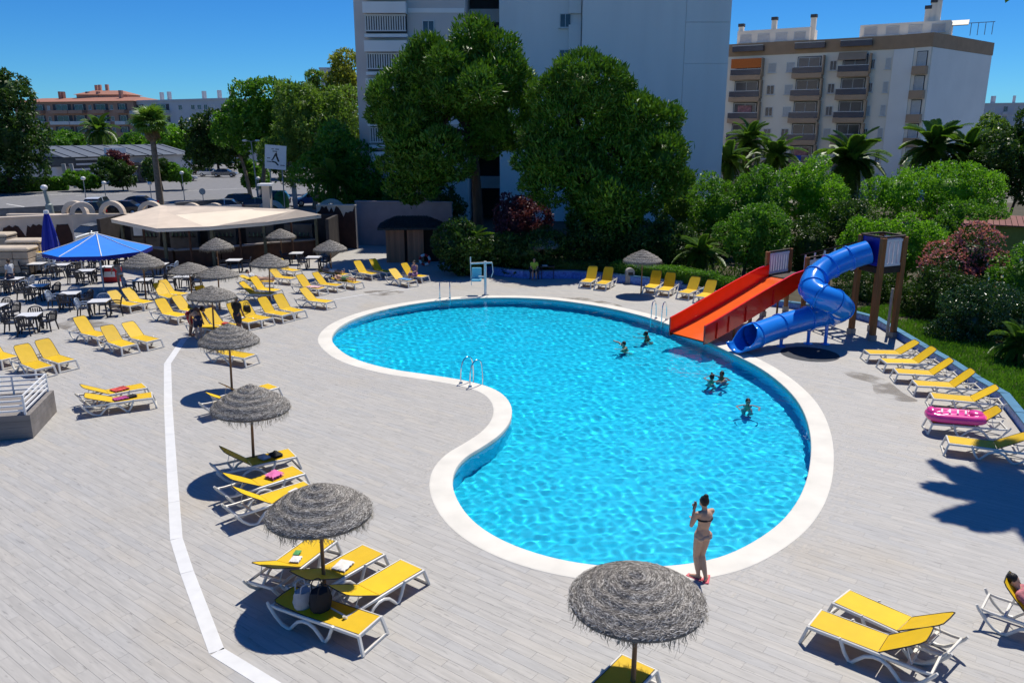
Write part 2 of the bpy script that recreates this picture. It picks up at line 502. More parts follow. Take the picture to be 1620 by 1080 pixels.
fb = np.array([(0, 1, 2, 3), (0, 4, 5, 1), (1, 5, 6, 2), (2, 6, 7, 3), (3, 7, 4, 0)])
FF = (np.arange(len(q))[:, None, None] * 8 + fb[None]).reshape(-1, 4)
o = link('planks', np_mesh('planks', V8, FF), pm, deck_o); tag(o, kind='stuff')

# white stone strip along the deck (two runs), as laid slabs
strip_m = M('white_stone_strip', (.66, .66, .65), .6, .05, 4)
def strip(pxs, wid, z=.006):
    root = empty('drain_strip', G(*pxs[0]))
    base = Vector(root.location)
    pts = [G(*p) for p in pxs]
    for a, b in zip(pts, pts[1:]):
        a = a.copy(); b = b.copy(); d = (b - a); L_ = d.length; k = max(1, round(L_ / 2.4)); d.normalize(); s = Vector((-d.y, d.x, 0)) * wid / 2
        for i in range(k):
            p, q = a + d * (L_ * i / k + .004), a + d * (L_ * (i + 1) / k - .004)
            mb = MB(); mb.slab([p - s - base, q - s - base, q + s - base, p + s - base], (0, 0, 1), z)
            mb.build('slab', strip_m, root)
    return root
o = strip([(292, 535), (265, 575), (266, 640), (272, 745), (279, 852), (296, 905), (343, 1030), (470, 1108)], .24)
tag(o, 'long white stone strip let into the deck beside the umbrellas', 'strip')
o = strip([(528, 474), (575, 466), (655, 456)], .10)
tag(o, 'thin pale stone line running from lone lounger to far pool ladder', 'strip')

# ------------------------------------------------------------------ sun loungers
white_pl = M('white_resin', (.74, .71, .64), .42, .05, 3, spec=.5)
yellow = M('yellow_sling', (.90, .59, .009), .55, .05, 4, .25, 240, rand=.11)
_n = yellow.node_tree; _t = _n.nodes.new('ShaderNodeBsdfTranslucent'); _t.inputs[0].default_value = (.92, .54, .006, 1)      # light shines through the sling
_m = _n.nodes.new('ShaderNodeMixShader'); _m.inputs[0].default_value = .2
_n.links.new(_n.nodes['Principled BSDF'].outputs[0], _m.inputs[1]); _n.links.new(_t.outputs[0], _m.inputs[2]); _n.links.new(_m.outputs[0], _n.nodes['Material Output'].inputs[0])
dark_tr = M('dark_trim', (.03, .03, .028), .5, .1)
LM = {}
def lounger_meshes():
    if LM: return LM
    W2 = .30
    LM['rail'] = MB().tube([(0.0, 0, .315), (.5, 0, .32), (1.1, 0, .315), (1.70, 0, .315), (1.86, 0, .335)], [.033, .033, .033, .030, .026], 8, flat=.8).mesh('rail', True)
    pth = [(.50, 0, .365), (.53, 0, .30), (.60, 0, .13), (.67, 0, .03), (.73, 0, .03), (.80, 0, .11), (.90, 0, .21), (1.02, 0, .262), (1.14, 0, .262),
           (1.26, 0, .21), (1.36, 0, .11), (1.43, 0, .03), (1.50, 0, .022), (1.62, 0, .06), (1.76, 0, .18), (1.88, 0, .335), (1.92, 0, .40)]
    LM['leg'] = MB().tube(pth, [.024] + [.030] * 14 + [.032, .022], 8, flat=1.1).mesh('leg', True)
    mb = MB()
    mb.bar((-.005, -W2, .315), (-.005, W2, .315), .035, .075)
    for s in (-1, 1): mb.bar((0, s * (W2 - .005), .34), (-.105, s * (W2 + .035), .0), .065, .045, (1, 0, 0))
    mb.bar((-.095, -W2 - .03, .03), (-.095, W2 + .03, .03), .035, .055)
    LM['foot'] = mb.mesh('foot_panel', bevel=.008)
    LM['cross'] = MB().bar((0, -W2, 0), (0, W2, 0), .05, .025).mesh('cross_bar', bevel=.004)
    LM['head_bar'] = MB().bar((1.84, -W2, .325), (1.84, W2, .325), .035, .05).mesh('head_bar', bevel=.004)
    mb = MB(); nx = 10
    top = []; 
    for k in range(nx + 1):
        x = .01 + 1.06 * k / nx; sag = -.018 * math.sin(math.pi * k / nx)
        top.append((x, sag))
    for a, b in zip(top, top[1:]):
        mb.add([(a[0], -.275, .350 + a[1] * .3), (a[0], 0, .350 + a[1]), (a[0], .275, .350 + a[1] * .3), (b[0], -.275, .350 + b[1] * .3), (b[0], 0, .350 + b[1]), (b[0], .275, .350 + b[1] * .3)],
               [(0, 3, 4, 1), (1, 4, 5, 2)])
        mb.add([(a[0], -.275, .343 + a[1] * .3), (a[0], .275, .343 + a[1] * .3), (b[0], -.275, .343 + b[1] * .3), (b[0], .275, .343 + b[1] * .3)], [(0, 1, 3, 2)])
    LM['seat'] = mb.mesh('seat_sling', 'all')
    mb = MB()
    for s in (-1, 1): mb.bar((.01, s * .281, .343), (1.07, s * .281, .343), .009, .014)
    LM['seat_trim'] = mb.mesh('trim')
    mb = MB()
    for k in range(8):
        a, b = .005 + .76 * k / 8, .005 + .76 * (k + 1) / 8
        za, zb = -.012 * math.sin(math.pi * k / 8) , -.012 * math.sin(math.pi * (k + 1) / 8)
        wa, wb = [.275 - .03 * max(0, (t - .55) / .2) for t in (a, b)]
        mb.add([(a, -wa, 0), (a, 0, za), (a, wa, 0), (b, -wb, 0), (b, 0, zb), (b, wb, 0)], [(0, 3, 4, 1), (1, 4, 5, 2)])
        mb.add([(a, -wa, -.008), (a, wa, -.008), (b, -wb, -.008), (b, wb, -.008)], [(0, 1, 3, 2)])
    LM['back'] = mb.mesh('backrest', 'all')
    mb = MB().tube([(.0, -.288, -.004), (.5, -.288, -.004), (.70, -.27, -.002), (.77, -.22, 0), (.785, 0, .0), (.77, .22, 0), (.70, .27, -.002), (.5, .288, -.004), (0, .288, -.004)], .010, 6)
    LM['back_frame'] = mb.mesh('backrest_frame', True)
    return LM
def prop_mesh(ang):
    key = ('prop', ang)
    if key not in LM:
        mb = MB(); a = R(ang)
        # from the back down to the rail, drawn in the tilted frame of the backrest
        top = Vector((.46, 0, -.01)); hz = .46 * math.sin(a)
        foot_w = Vector((.46 * math.cos(a) + .10, 0, -.03))
        foot = Vector((foot_w.x * math.cos(a) + foot_w.z * math.sin(a), 0, -foot_w.x * math.sin(a) + foot_w.z * math.cos(a)))
        for s in (-1, 1): mb.tube([(top.x, s * .24, top.z), (foot.x, s * .22, foot.z)], .009, 6)
        mb.tube([(foot.x, -.22, foot.z), (foot.x, .22, foot.z)], .009, 6)
        LM[key] = mb.mesh('prop', True)
    return LM[key]
def lounger(foot_px, dir_px, ang, label, group, z=.35, cover=None):
    """foot_px: middle of the foot end at seat height; dir_px: a point further up the seat"""
    m = lounger_meshes()
    a, b = G(*foot_px, z), G(*dir_px, z)
    rz = math.atan2(b.y - a.y, b.x - a.x)
    o = empty('sun_lounger', (a.x, a.y, 0), rz, label, 'sun lounger', group)
    for s in (-1, 1):
        p = link('rail', m['rail'], white_pl, o, (0, s * .30, 0))
        p = link('leg', m['leg'], white_pl, o, (0, s * .325, 0))
    link('foot_panel', m['foot'], white_pl, o); link('head_bar', m['head_bar'], white_pl, o)
    for x in (.75, 1.5): link('cross_bar', m['cross'], white_pl, o, (x, 0, .297))
    st = link('seat_sling', m['seat'], yellow, o); link('trim', m['seat_trim'], dark_tr, st)
    bk = link('backrest', m['back'], yellow, o, (1.075, 0, .348)); bk.rotation_euler = (0, -R(ang), 0)
    link('backrest_frame', m['back_frame'], dark_tr, bk)
    if ang > 8: link('prop', prop_mesh(ang), white_pl, bk)
    return o
g1, g2, g3, g4, g5 = 'loungers round the nearest umbrellas', 'loungers on the bar side of the deck', 'loungers in front of the hedge', 'loungers in a row along the garden kerb', 'loungers at the bottom edge'
LO = [
 # nearest umbrella
 ((585, 988), (520, 966), 4, 'yellow sun lounger lying flat with two bags on it', g1),
 ((651, 892), (595, 925), 26, 'yellow lounger with raised back, outermost on pool side of bagged umbrella pole', g1),
 ((590, 868), (545, 893), 26, 'yellow lounger carrying a white cloth, between two others beside nearest pole', g1),
 ((512, 850), (474, 878), 26, 'yellow lounger with green and white things, behind nearest umbrella pole', g1),
 # second umbrella
 ((462, 715), (430, 722), 34, 'yellow lounger with black clothes on it at second umbrella', g1),
 ((472, 742), (436, 753), 34, 'yellow lounger with crumpled pink cloth on it', g1),
 ((490, 767), (428, 787), 40, 'yellow lounger under second umbrella, one nearest to the big thatched canopy', g1),
 # third umbrella
 ((432, 609), (398, 618), 34, 'yellow lounger mostly hidden behind the second thatched umbrella, pool side', g1),
 ((420, 622), (378, 631), 34, 'yellow lounger mostly hidden behind the second thatched umbrella, deck side', g1),
 ((396, 563), (330, 552), 18, 'yellow lounger lying crosswise under third thatched umbrella', g1),
 # pair on the left
 ((228, 609), (190, 616), 24, 'yellow lounger with a red patterned towel, rear one of a pair', g2),
 ((240, 624), (185, 631), 24, 'yellow lounger with a purple towel, front one of a pair', g2),
 # trio
 ((165, 530), (146, 526), 46, 'yellow lounger, leftmost of three by the dining chairs', g2),
 ((204, 546), (180, 538), 46, 'yellow lounger, middle of three by the dining chairs', g2),
 ((243, 538), (222, 533), 46, 'yellow lounger, rightmost of three by the dining chairs', g2),
 # trio at the left edge
 ((16, 566), (-4, 560), 46, 'yellow lounger cut off by the left edge of the view', g2),
 ((70, 581), (44, 571), 46, 'yellow lounger with two towels between, middle of left edge trio', g2),
 ((106, 571), (80, 563), 46, 'yellow lounger, rightmost of the trio at left edge', g2),
 # shaded pair and others by the fourth umbrellas
 ((214, 482), (196, 479), 46, 'shaded yellow lounger on left of pair behind small table', g2),
 ((236, 478), (218, 475), 46, 'shaded yellow lounger on right of pair behind small table', g2),
 ((276, 470), (262, 466), 46, 'bright yellow lounger beside the pole of the leftmost thatched umbrella', g2),
 ((292, 465), (278, 463), 46, 'bright yellow lounger right of the one at leftmost umbrella pole', g2),
 ((290, 499), (274, 496), 50, 'yellow lounger with its back to us, left of the crouched bathers', g2),
 ((318, 492), (300, 489), 50, 'yellow lounger behind the crouched bathers under ringed umbrella', g2),
 ((350, 476), (332, 473), 46, 'yellow lounger half hidden behind two ringed umbrellas', g2),
 ((349, 520), (330, 516), 50, 'yellow lounger under fourth umbrella nearest to crouched bathers', g2),
 ((372, 515), (354, 512), 50, 'yellow lounger under fourth umbrella, second in its row', g2),
 ((402, 508), (384, 504), 50, 'yellow lounger behind the standing bather with a bag', g2),
 ((422, 504), (402, 500), 46, 'yellow lounger just right of standing bather with bag', g2),
 ((454, 497), (430, 493), 50, 'yellow lounger, left of two at edge of the open deck', g2),
 ((474, 492), (452, 487), 54, 'yellow lounger, right of two at edge of the open deck', g2),
 ((522, 477), (498, 474), 40, 'yellow lounger standing alone nearest to the pool', g2),
 ((432, 464), (398, 463), 42, 'yellow lounger on left of the pole among back rows', g2),
 ((440, 459), (420, 457), 50, 'yellow lounger right at the pole among back rows', g2),
 ((434, 445), (412, 445), 30, 'low yellow lounger behind the pole in back rows', g2),
 ((465, 440), (446, 438), 46, 'pale yellow lounger right of shaded umbrella in back rows', g2),
 ((470, 428), (458, 426), 50, 'yellow lounger with upright back near shaded terrace tables', g2),
 ((510, 456), (488, 453), 46, 'lounger with pink towel in the back rows near pool', g2),
 ((538, 451), (518, 449), 50, 'brownish shaded lounger beside the back row umbrella pole', g2),
 ((567, 447), (546, 444), 8, 'flat lounger with towel at edge of the tree shade', g2),
 ((548, 434), (528, 432), 10, 'flat lounger with white towel behind back row umbrella', g2),
 ((594, 433), (570, 429), 50, 'shaded yellow lounger on left of pair before the hut', g2),
 ((618, 430), (594, 426), 50, 'shaded yellow lounger on right of pair before the hut', g2),
 ((652, 444), (626, 439), 40, 'shaded lounger with blue towel near the pool ladder', g2),
 ((672, 437), (650, 434), 50, 'shaded lounger with a person sitting on its edge', g2),
 # hedge side
 ((926, 446), (934, 441), 60, 'yellow lounger, left one of pair left of the grey bin', g3),
 ((950, 449), (959, 444), 60, 'yellow lounger, right one of pair left of the grey bin', g3),
 ((1027, 455), (1036, 449), 60, 'yellow lounger closest to hedge umbrella pole', g3),
 ((1049, 459), (1058, 453), 60, 'yellow lounger second from the hedge umbrella pole', g3),
 ((1081, 463), (1098, 456), 46, 'yellow lounger third from the hedge umbrella pole', g3),
 ((1108, 469), (1123, 462), 54, 'yellow lounger closest to the red slide', g3),
 # garden kerb row
 ((1372, 556), (1420, 557), 40, 'yellow lounger closest to the slide tower in kerb row', g4),
 ((1398, 570), (1446, 571), 40, 'yellow lounger second from slide tower in kerb row', g4),
 ((1418, 586), (1468, 589), 40, 'yellow lounger third from slide tower in kerb row', g4),
 ((1448, 605), (1500, 608), 40, 'yellow lounger fourth from slide tower in kerb row', g4),
 ((1475, 625), (1530, 630), 40, 'yellow lounger fifth from slide tower in kerb row', g4),
 ((1472, 663), (1545, 669), 40, 'yellow lounger carrying the pink inflatable', g4),
 ((1500, 694), (1580, 704), 34, 'yellow lounger beside palm shadow, nearest in kerb row', g4),
 # bottom edge
 ((1332, 942), (1400, 972), 32, 'yellow lounger with raised back, rear one of bottom right pair', g5),
 ((1290, 976), (1390, 1014), 32, 'yellow lounger with raised back, front one of bottom right pair', g5),
 ((1768, 1018), (1668, 985), 52, 'lounger with a sunbather, cut off by bottom right edge', g5),
 ((1010, 1046), (975, 1082), 28, 'yellow lounger under the bottom thatched umbrella', g5),
]
LOBJ = [lounger(a[0], a[1], a[2] + (rnd.choice((-5, -3, 0, 0, 2, 4)) if a[2] > 10 else 0), a[3], a[4]) for a in LO]

# ------------------------------------------------------------------ thatched umbrellas
thatch = bpy.data.materials.new('thatch'); thatch.use_nodes = True
nt = thatch.node_tree; N = nt.nodes; L = nt.links; b = N['Principled BSDF']; b.inputs['Roughness'].default_value = .9; b.inputs['Specular IOR Level'].default_value = .15
gg = N.new('ShaderNodeNewGeometry'); cr = N.new('ShaderNodeValToRGB')
cr.color_ramp.elements[0].color = (.07, .064, .058, 1); cr.color_ramp.elements[1].color = (.74, .70, .63, 1)
e = cr.color_ramp.elements.new(.55); e.color = (.27, .248, .222, 1)
L.new(gg.outputs['Random Per Island'], cr.inputs[0]); L.new(cr.outputs[0], b.inputs['Base Color'])
thatch_in = M('thatch_base', (.18, .165, .15), .95, .3, 14, .8, 30)
fringe_m = M('thatch_fringe', (.27, .24, .18), .95, .35, 20, island=.4)
wood_pole = M('umbrella_pole_wood', (.30, .15, .065), .6, .25, 8, .3, 20, stretch=(1, 1, .15))
def canopy_prof(t):                     # t 0..1 from the tip to the rim -> radius, height
    r_ = t
    z = 2.24 - .40 * t - .10 * t ** 2.6 - .035 * max(0, t - .88) / .12
    return r_, z + .012 * math.sin(t * 34)
def canopy_meshes(seed, flat=1.0):
    rg = np.random.default_rng(seed)
    mb = MB(); prof = [canopy_prof(.02 + .98 * k / 26) for k in range(27)]
    prof = [(r_, 1.70 + (z - 1.70) * flat) for r_, z in prof]
    mb.lathe([(0.0, prof[0][1] + .02)] + prof + [(1.0, prof[-1][1] - .05), (.93, prof[-1][1] - .04), (.5, 1.82), (.05, 1.98)], 40)
    base = mb.mesh('canopy', 'all')
    # straw on the canopy
    n = 22000
    t = np.sqrt(rg.uniform(.0004, 1, n)); th = rg.uniform(0, 2 * np.pi, n)
    zt = np.array([canopy_prof(x)[1] for x in t]); zt = 1.70 + (zt - 1.70) * flat
    dz = np.array([(canopy_prof(min(1, x + .01))[1] - canopy_prof(max(0, x - .01))[1]) / .02 for x in t]) * flat
    er = np.stack([np.cos(th), np.sin(th), dz], 1); er /= np.linalg.norm(er, axis=1)[:, None]
    et = np.stack([-np.sin(th), np.cos(th), np.zeros(n)], 1)
    nn = np.cross(er, et)
    nn *= np.sign(nn[:, 2])[:, None]
    a = rg.normal(0, .28, n) + np.where(rg.random(n) < .5, .32, -.32)
    d = et * np.cos(a)[:, None] + er * np.sin(a)[:, None]
    s = np.cross(nn, d)
    ln = rg.uniform(.04, .12, n)[:, None]; w = rg.uniform(.003, .008, n)[:, None]
    c = np.stack([t * np.cos(th), t * np.sin(th), zt], 1) + nn * rg.uniform(.003, .020, n)[:, None]
    lift = nn * rg.uniform(-.01, .018, n)[:, None]
    V = np.stack([c - d * ln / 2 - s * w, c - d * ln / 2 + s * w, c + d * ln / 2 + lift], 1).reshape(-1, 3)
    straw = np_mesh('straw', V, np.arange(3 * n).reshape(-1, 3))
    # fringe
    n = 620; th = rg.uniform(0, 2 * np.pi, n); dens = .55 + .45 * np.sin(th * 3 + seed) * np.sin(th * 5 + 1)
    ln = rg.uniform(.05, .30, n) * (.35 + .75 * dens); r_ = rg.uniform(.95, 1.015, n)
    zr = 1.70 + (canopy_prof(1)[1] - 1.70) * flat
    p0 = np.stack([r_ * np.cos(th), r_ * np.sin(th), np.full(n, zr - .01)], 1)
    out = np.stack([np.cos(th), np.sin(th), np.zeros(n)], 1); et = np.stack([-np.sin(th), np.cos(th), np.zeros(n)], 1)
    p1 = p0 + np.array([0, 0, -1.]) * ln[:, None] * .55 + out * rg.normal(.02, .02, n)[:, None] + et * rg.normal(0, .03, n)[:, None]
    p2 = p0 + np.array([0, 0, -1.]) * ln[:, None] + out * rg.normal(-.01, .04, n)[:, None] + et * rg.normal(0, .06, n)[:, None]
    w = et * rg.uniform(.003, .008, n)[:, None]
    V = np.stack([p0 - w, p0 + w, p1 + w * .7, p1 - w * .7, p1 - w * .7, p1 + w * .7, p2 + w * .3, p2 - w * .3], 1).reshape(-1, 3)
    fr = np_mesh('fringe', V, np.arange(8 * n).reshape(-1, 4))
    return base, straw, fr
CAN = [canopy_meshes(1), canopy_meshes(5, .8), canopy_meshes(9, 1.1)]
pole_mesh = MB().tube([(0, 0, 0), (0.005, 0, 1.1), (0, 0, 1.95)], [.042, .036, .032], 10).mesh('pole', True)
hub = MB()
for k in range(8):
    a = k * math.pi / 4; hub.tube([(0, 0, 1.72), (.88 * math.cos(a), .88 * math.sin(a), 1.73)], .014, 5)
    hub.tube([(0, 0, 1.96), (.9 * math.cos(a), .9 * math.sin(a), 1.74)], .014, 5)
rib_mesh = hub.mesh('ribs')
def umbrella(px, py, label, sc=1.0, var=0, tilt=(0, 0), hs=1.0):
    p = G(px, py)
    o = empty('thatched_umbrella', p, rnd.uniform(0, 6), label, 'umbrella', 'thatched umbrellas')
    o.scale = (sc * .93, sc * .93, sc * hs * .97); o.rotation_euler = (R(tilt[0]), R(tilt[1]), rnd.uniform(-.3, .3))
    link('pole', pole_mesh, wood_pole, o)
    b_, s_, f_ = CAN[var]
    c = link('canopy', b_, thatch_in, o); c.rotation_euler = (0, 0, rnd.uniform(0, 6))
    x = link('straw', s_, thatch, c); tag(x, kind='stuff')
    x = link('fringe', f_, fringe_m, c); tag(x, kind='stuff')
    link('ribs', rib_mesh, wood_pole, c)
    return o
for a in [
    (1000, 1108, 'large thatched umbrella at bottom edge over one lounger', 1.04, 1, (0, 0), 1.0),
    (514, 940, 'thatched umbrella with two bags at the foot of its pole', 1.0, 0, (0, 0), 1.0),
    (402, 743, 'thatched umbrella over lounger with crumpled pink cloth', 1.0, 2, (0, 2), 1.0),
    (367, 617, 'thatched umbrella over the crosswise lounger', 1.0, 2, (0, 2), 1.0),
    (339, 533, 'thatched umbrella with crouched bathers beneath its rim', 1.02, 1, (0, 2), 1.0),
    (348, 490, 'ringed thatched umbrella just behind the bathers one', 1.0, 1, (0, 2), 1.0),
    (305, 482, 'thatched umbrella between dining terrace and yellow loungers', 1.0, 1, (0, 0), 1.0),
    (231, 473, 'leftmost thatched umbrella next to bending woman', 1.05, 2, (0, 2), 1.0),
    (347, 437, 'thatched umbrella in front of the bar counter', 1.0, 2, (0, 0), 1.0),
    (427, 473, 'thatched umbrella amid the back rows of loungers', 1.0, 0, (0, 3), 1.05),
    (447, 416, 'thatched umbrella beside the dark bar end', 1.0, 0, (0, 0), 1.0),
    (525, 440, 'thatched umbrella over loungers with towels at shade edge', 1.0, 0, (0, 0), 1.0),
    (860, 434, 'shaded thatched umbrella over the attendant in yellow', 1.0, 0, (0, 0), 1.0),
    (1014, 465, 'thatched umbrella in front of the clipped hedge', 1.05, 0, (0, 0), 1.0)]:
    umbrella(*a)

# ------------------------------------------------------------------ dining terrace: tables and armchairs
navy = M('navy_plastic', (.010, .012, .022), .4, .2, 5, spec=.5)
palebl = M('pale_blue_plastic', (.38, .44, .52), .4, .1, 5, spec=.5)
tabtop = M('white_tabletop', (.72, .72, .72), .35, .05, 4, spec=.5)
def chair_meshes():
    d = {}
    d['seat'] = MB().box((0, 0, .42), (.46, .46, .05)).mesh('seat', bevel=.015)
    d['leg'] = {(sx, sy): MB().tube([(sx * .20, sy * .20, .42), (sx * .25, sy * .26, 0)], [.034, .026], 6).mesh('leg', True) for sx in (-1, 1) for sy in (-1, 1)}
    # back: rounded hoop with slats; seat faces +y, back at -y
    hoop = [(-.25, -.19, .40), (-.265, -.24, .62), (-.24, -.27, .76), (-.15, -.30, .84), (0, -.315, .865), (.15, -.30, .84), (.24, -.27, .76), (.265, -.24, .62), (.25, -.19, .40)]
    d['back'] = MB().tube(spline(hoop, 3, False), .034, 6, flat=.8).mesh('backrest', True)
    d['slat'] = [MB().bar((x, -.21, .43), (x * 1.15, -.295, .80), .046, .014, (0, 1, 0)).mesh('slat') for x in (-.15, -.075, 0, .075, .15)]
    d['arm'] = {s: MB().tube(spline([(s * .262, -.235, .62), (s * .285, -.05, .655), (s * .285, .14, .65), (s * .275, .21, .60), (s * .25, .215, .42)], 3, False), .030, 6).mesh('armrest', True) for s in (-1, 1)}
    return d
CH = chair_meshes()
def chair(p, rz, label, mat, back=None, slats=True):
    o = empty('armchair', p, rz, label, 'chair', 'plastic armchairs on the dining terrace')
    link('seat', CH['seat'], mat, o)
    for k, m in CH['leg'].items(): link('leg', m, mat, o)
    def own(me, ma):                                  # a second colour needs its own mesh data
        key = me.name + ma.name
        if key not in CH:
            c = me.copy(); c.materials.clear(); c.materials.append(ma); CH[key] = c
        return CH[key]
    bm_ = back or mat
    b = link('backrest', own(CH['back'], bm_), bm_, o)
    if slats:
        for m in CH['slat']: link('slat', own(m, bm_), bm_, b)
    for s in (-1, 1): link('armrest', own(CH['arm'][s], bm_), bm_, o)
    return o
TB = {}
TB['top'] = MB().box((0, 0, .72), (.82, .82, .03)).mesh('table_top', bevel=.01)
TB['rim'] = MB().box((0, 0, .68), (.76, .76, .09)).mesh('apron', bevel=.006)
TB['leg'] = MB().tube([(.0, .0, .70), (.03, .03, 0)], [.042, .034], 8).mesh('leg', True)
SIDE = {'n': (0, .62, math.pi, 'far side'), 's': (0, -.62, 0, 'near side'), 'w': (-.62, 0, -math.pi / 2, 'left side'), 'e': (.62, 0, math.pi / 2, 'right side')}
def table(px, py, rz, where, sides):
    p = G(px, py)
    o = empty('dining_table', p, rz, 'white topped square table with dark legs ' + where, 'table', 'dining terrace tables')
    link('table_top', TB['top'], tabtop, o); link('apron', TB['rim'], navy, o)
    for k in range(4):
        l = link('leg', TB['leg'], navy, o, (.33 * (1 if k in (0, 3) else -1), .33 * (1 if k < 2 else -1), 0)); l.rotation_euler = (0, 0, k * math.pi / 2)
    for ch in sides:
        dx, dy, r_, nm = SIDE[ch.lower()]
        q = Vector((dx * 1.08, dy * 1.08, 0)); q.rotate(Matrix.Rotation(rz, 3, 'Z'))
        light = ch.isupper()
        chair(p + q, rz + r_ + rnd.uniform(-.35, .35), ('dark armchair with pale back, ' if light else 'dark navy plastic armchair, ') + nm + ' of table ' + where, navy, palebl if light else None)
TBL = [
    (50, 524, .25, 'nearest the left edge loungers', 'wnes'), (-4, 508, .1, 'cut off at the left edge', 'en'), (63, 474, .15, 'in the middle of the dining terrace', 'wnes'),
    (113, 487, .2, 'in the front terrace row', 'WNes'), (160, 500, .2, 'beside the bright trio of loungers', 'WNe'), (24, 462, .1, 'next to the man in grey shirt', 'wnEs'),
    (62, 436, .1, 'by the stacked white loungers', 'wE'), (99, 438, .2, 'behind the closed parasol pole', 'es'), (136, 424, .15, 'on pale paving behind the parasol', 'WNE'),
    (138, 448, .2, 'in the shade of the blue parasol', 'wnse'), (176, 424, .3, 'right behind the parasol pole', 'wNe'), (228, 464, .1, 'by the leftmost thatched umbrella', 'Wn'),
    (292, 458, .1, 'behind the terrace umbrella', 'wen'), (372, 430, .05, 'in front of the bar, in sunlight', 'we'), (255, 437, .1, 'between bar corner and thatched umbrella', 'WnE'),
    (497, 425, .05, 'standing in the tree shade by bar end', 'we'), (470, 418, .1, 'in deep shade left of bar end', 'w')]
for a in TBL: table(*a)

# ------------------------------------------------------------------ blue parasols
blue_cl = M('blue_canvas', (.004, .20, .78), .7, .06, 3, .1, 90)
blue_dk = M('dark_blue_canvas', (.006, .012, .22), .75, .15, 3, .2, 40)
whitep = M('white_paint', (.78, .78, .77), .45, .04)
steel = M('brushed_steel', (.62, .63, .65), .28, .05, 5, metal=1.0)
p = G(165, 462)
o = empty('blue_parasol', p, .12, 'large open bright blue parasol with white seams on the dining terrace', 'parasol')
mb = MB(); n8 = 8; RO = 2.55; zt, ze = 3.05, 2.22
cor = [(RO * math.cos(2 * math.pi * (k + .5) / n8), RO * math.sin(2 * math.pi * (k + .5) / n8), ze) for k in range(n8)]
for k in range(n8):
    a, b = Vector(cor[k]), Vector(cor[(k + 1) % n8]); t = Vector((0, 0, zt))
    m_ = (a + b) / 2; m_.z -= .0
    q1, q2 = (t + a) / 2, (t + b) / 2; q1.z -= .04; q2.z -= .04
    mb.add([t, q1, q2, a, b], [(0, 1, 2), (1, 3, 4, 2)])
can = mb.build('canopy', blue_cl, o)
mb = MB()
for k in range(n8):                                           # scalloped valance
    a, b = Vector(cor[k]), Vector(cor[(k + 1) % n8])
    for i in range(8):
        p0, p1 = a.lerp(b, i / 8), a.lerp(b, (i + 1) / 8)
        mb.add([p0, p1, p1 - Vector((0, 0, .16)), p0.lerp(p1, .5) - Vector((0, 0, .24)), p0 - Vector((0, 0, .16))], [(0, 1, 2, 3, 4)])
mb.build('valance', blue_dk, can)
for k in range(n8):
    a = Vector(cor[k]); q = (Vector((0, 0, zt)) + a) / 2; q.z -= .04
    MB().tube([(0, 0, zt + .01), q + Vector((0, 0, .012)), a + Vector((0, 0, .012))], .028, 5).build('seam', whitep, can)
    MB().tube([(0, 0, 2.15), q - Vector((0, 0, .03))], .014, 5).build('strut', steel, o)
MB().tube([(0, 0, 0), (0, 0, 3.05)], .042, 10).build('pole', whitep, o, True)
MB().ball((0, 0, 3.08), .06).build('finial', whitep, o, True)
MB().lathe([(0, .08), (.34, .07), (.36, 0)], 20).build('base', M('concrete', (.36, .35, .33), .9, .15, 5, .3, 30), o, True)
p = G(88, 437)
o = empty('closed_parasol', p, 0, 'tall closed dark blue parasol with white cap on the terrace', 'parasol')
mb = MB(); vs = []; nn_ = 28
prof = [(.10, 3.62), (.20, 3.2), (.32, 2.5), (.42, 1.8), (.44, 1.45)]
for r_, z in prof:
    for j in range(nn_):
        a = 2 * math.pi * j / nn_; q = r_ * (1 + .16 * math.cos(7 * a)) + (.02 if j % 2 else 0); vs.append((q * math.cos(a), q * math.sin(a), z - (.10 * math.cos(7 * a) if z < 1.5 else 0)))
mb.add(vs, [(i * nn_ + j, i * nn_ + (j + 1) % nn_, (i + 1) * nn_ + (j + 1) % nn_, (i + 1) * nn_ + j) for i in range(len(prof) - 1) for j in range(nn_)])
mb.build('canopy', M('closed_blue_canvas', (.008, .02, .30), .65, .1, 3), o, True)
MB().tube([(0, 0, 0), (0, 0, 3.7)], .04, 10).build('pole', whitep, o, True)
MB().lathe([(0, 3.80), (.13, 3.78), (.15, 3.62), (.12, 3.58)], 14).build('cap', whitep, o, True)
MB().tube([(.43, -.05, 2.3), (.47, -.06, 2.0), (.45, -.05, 1.7)], .012, 5).build('tie', whitep, o)

# ------------------------------------------------------------------ boundary wall with half-round arches
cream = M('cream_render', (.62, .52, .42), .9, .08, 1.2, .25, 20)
creamroof = M('cream_roof', (.80, .69, .54), .85, .06, .8, .2, 10)
brown = M('dark_brown_panel', (.035, .012, .009), .7, .3, 3, .2, 12)
def arch(parent, x, z, r_=.95, th=.30, dep=.42):
    mb = MB(); n = 14; vs = []
    for k in range(n + 1):
        a = math.pi * k / n
        for rr in (r_, r_ - th):
            for y in (-dep / 2, dep / 2): vs.append((x + rr * math.cos(a), y, z + rr * math.sin(a)))
    fs = []
    for k in range(n):
        b = 4 * k; fs += [(b, b + 4, b + 5, b + 1), (b + 2, b + 3, b + 7, b + 6), (b, b + 2, b + 6, b + 4), (b + 1, b + 5, b + 7, b + 3)]
    fs += [(0, 1, 3, 2), (4 * n, 4 * n + 2, 4 * n + 3, 4 * n + 1)]
    mb.add(vs, fs); return mb.build('arch', cream, parent, False)
A, B = AT(-60, 410, 49.5), AT(122, 404, 52.5)
A.z = B.z = 0
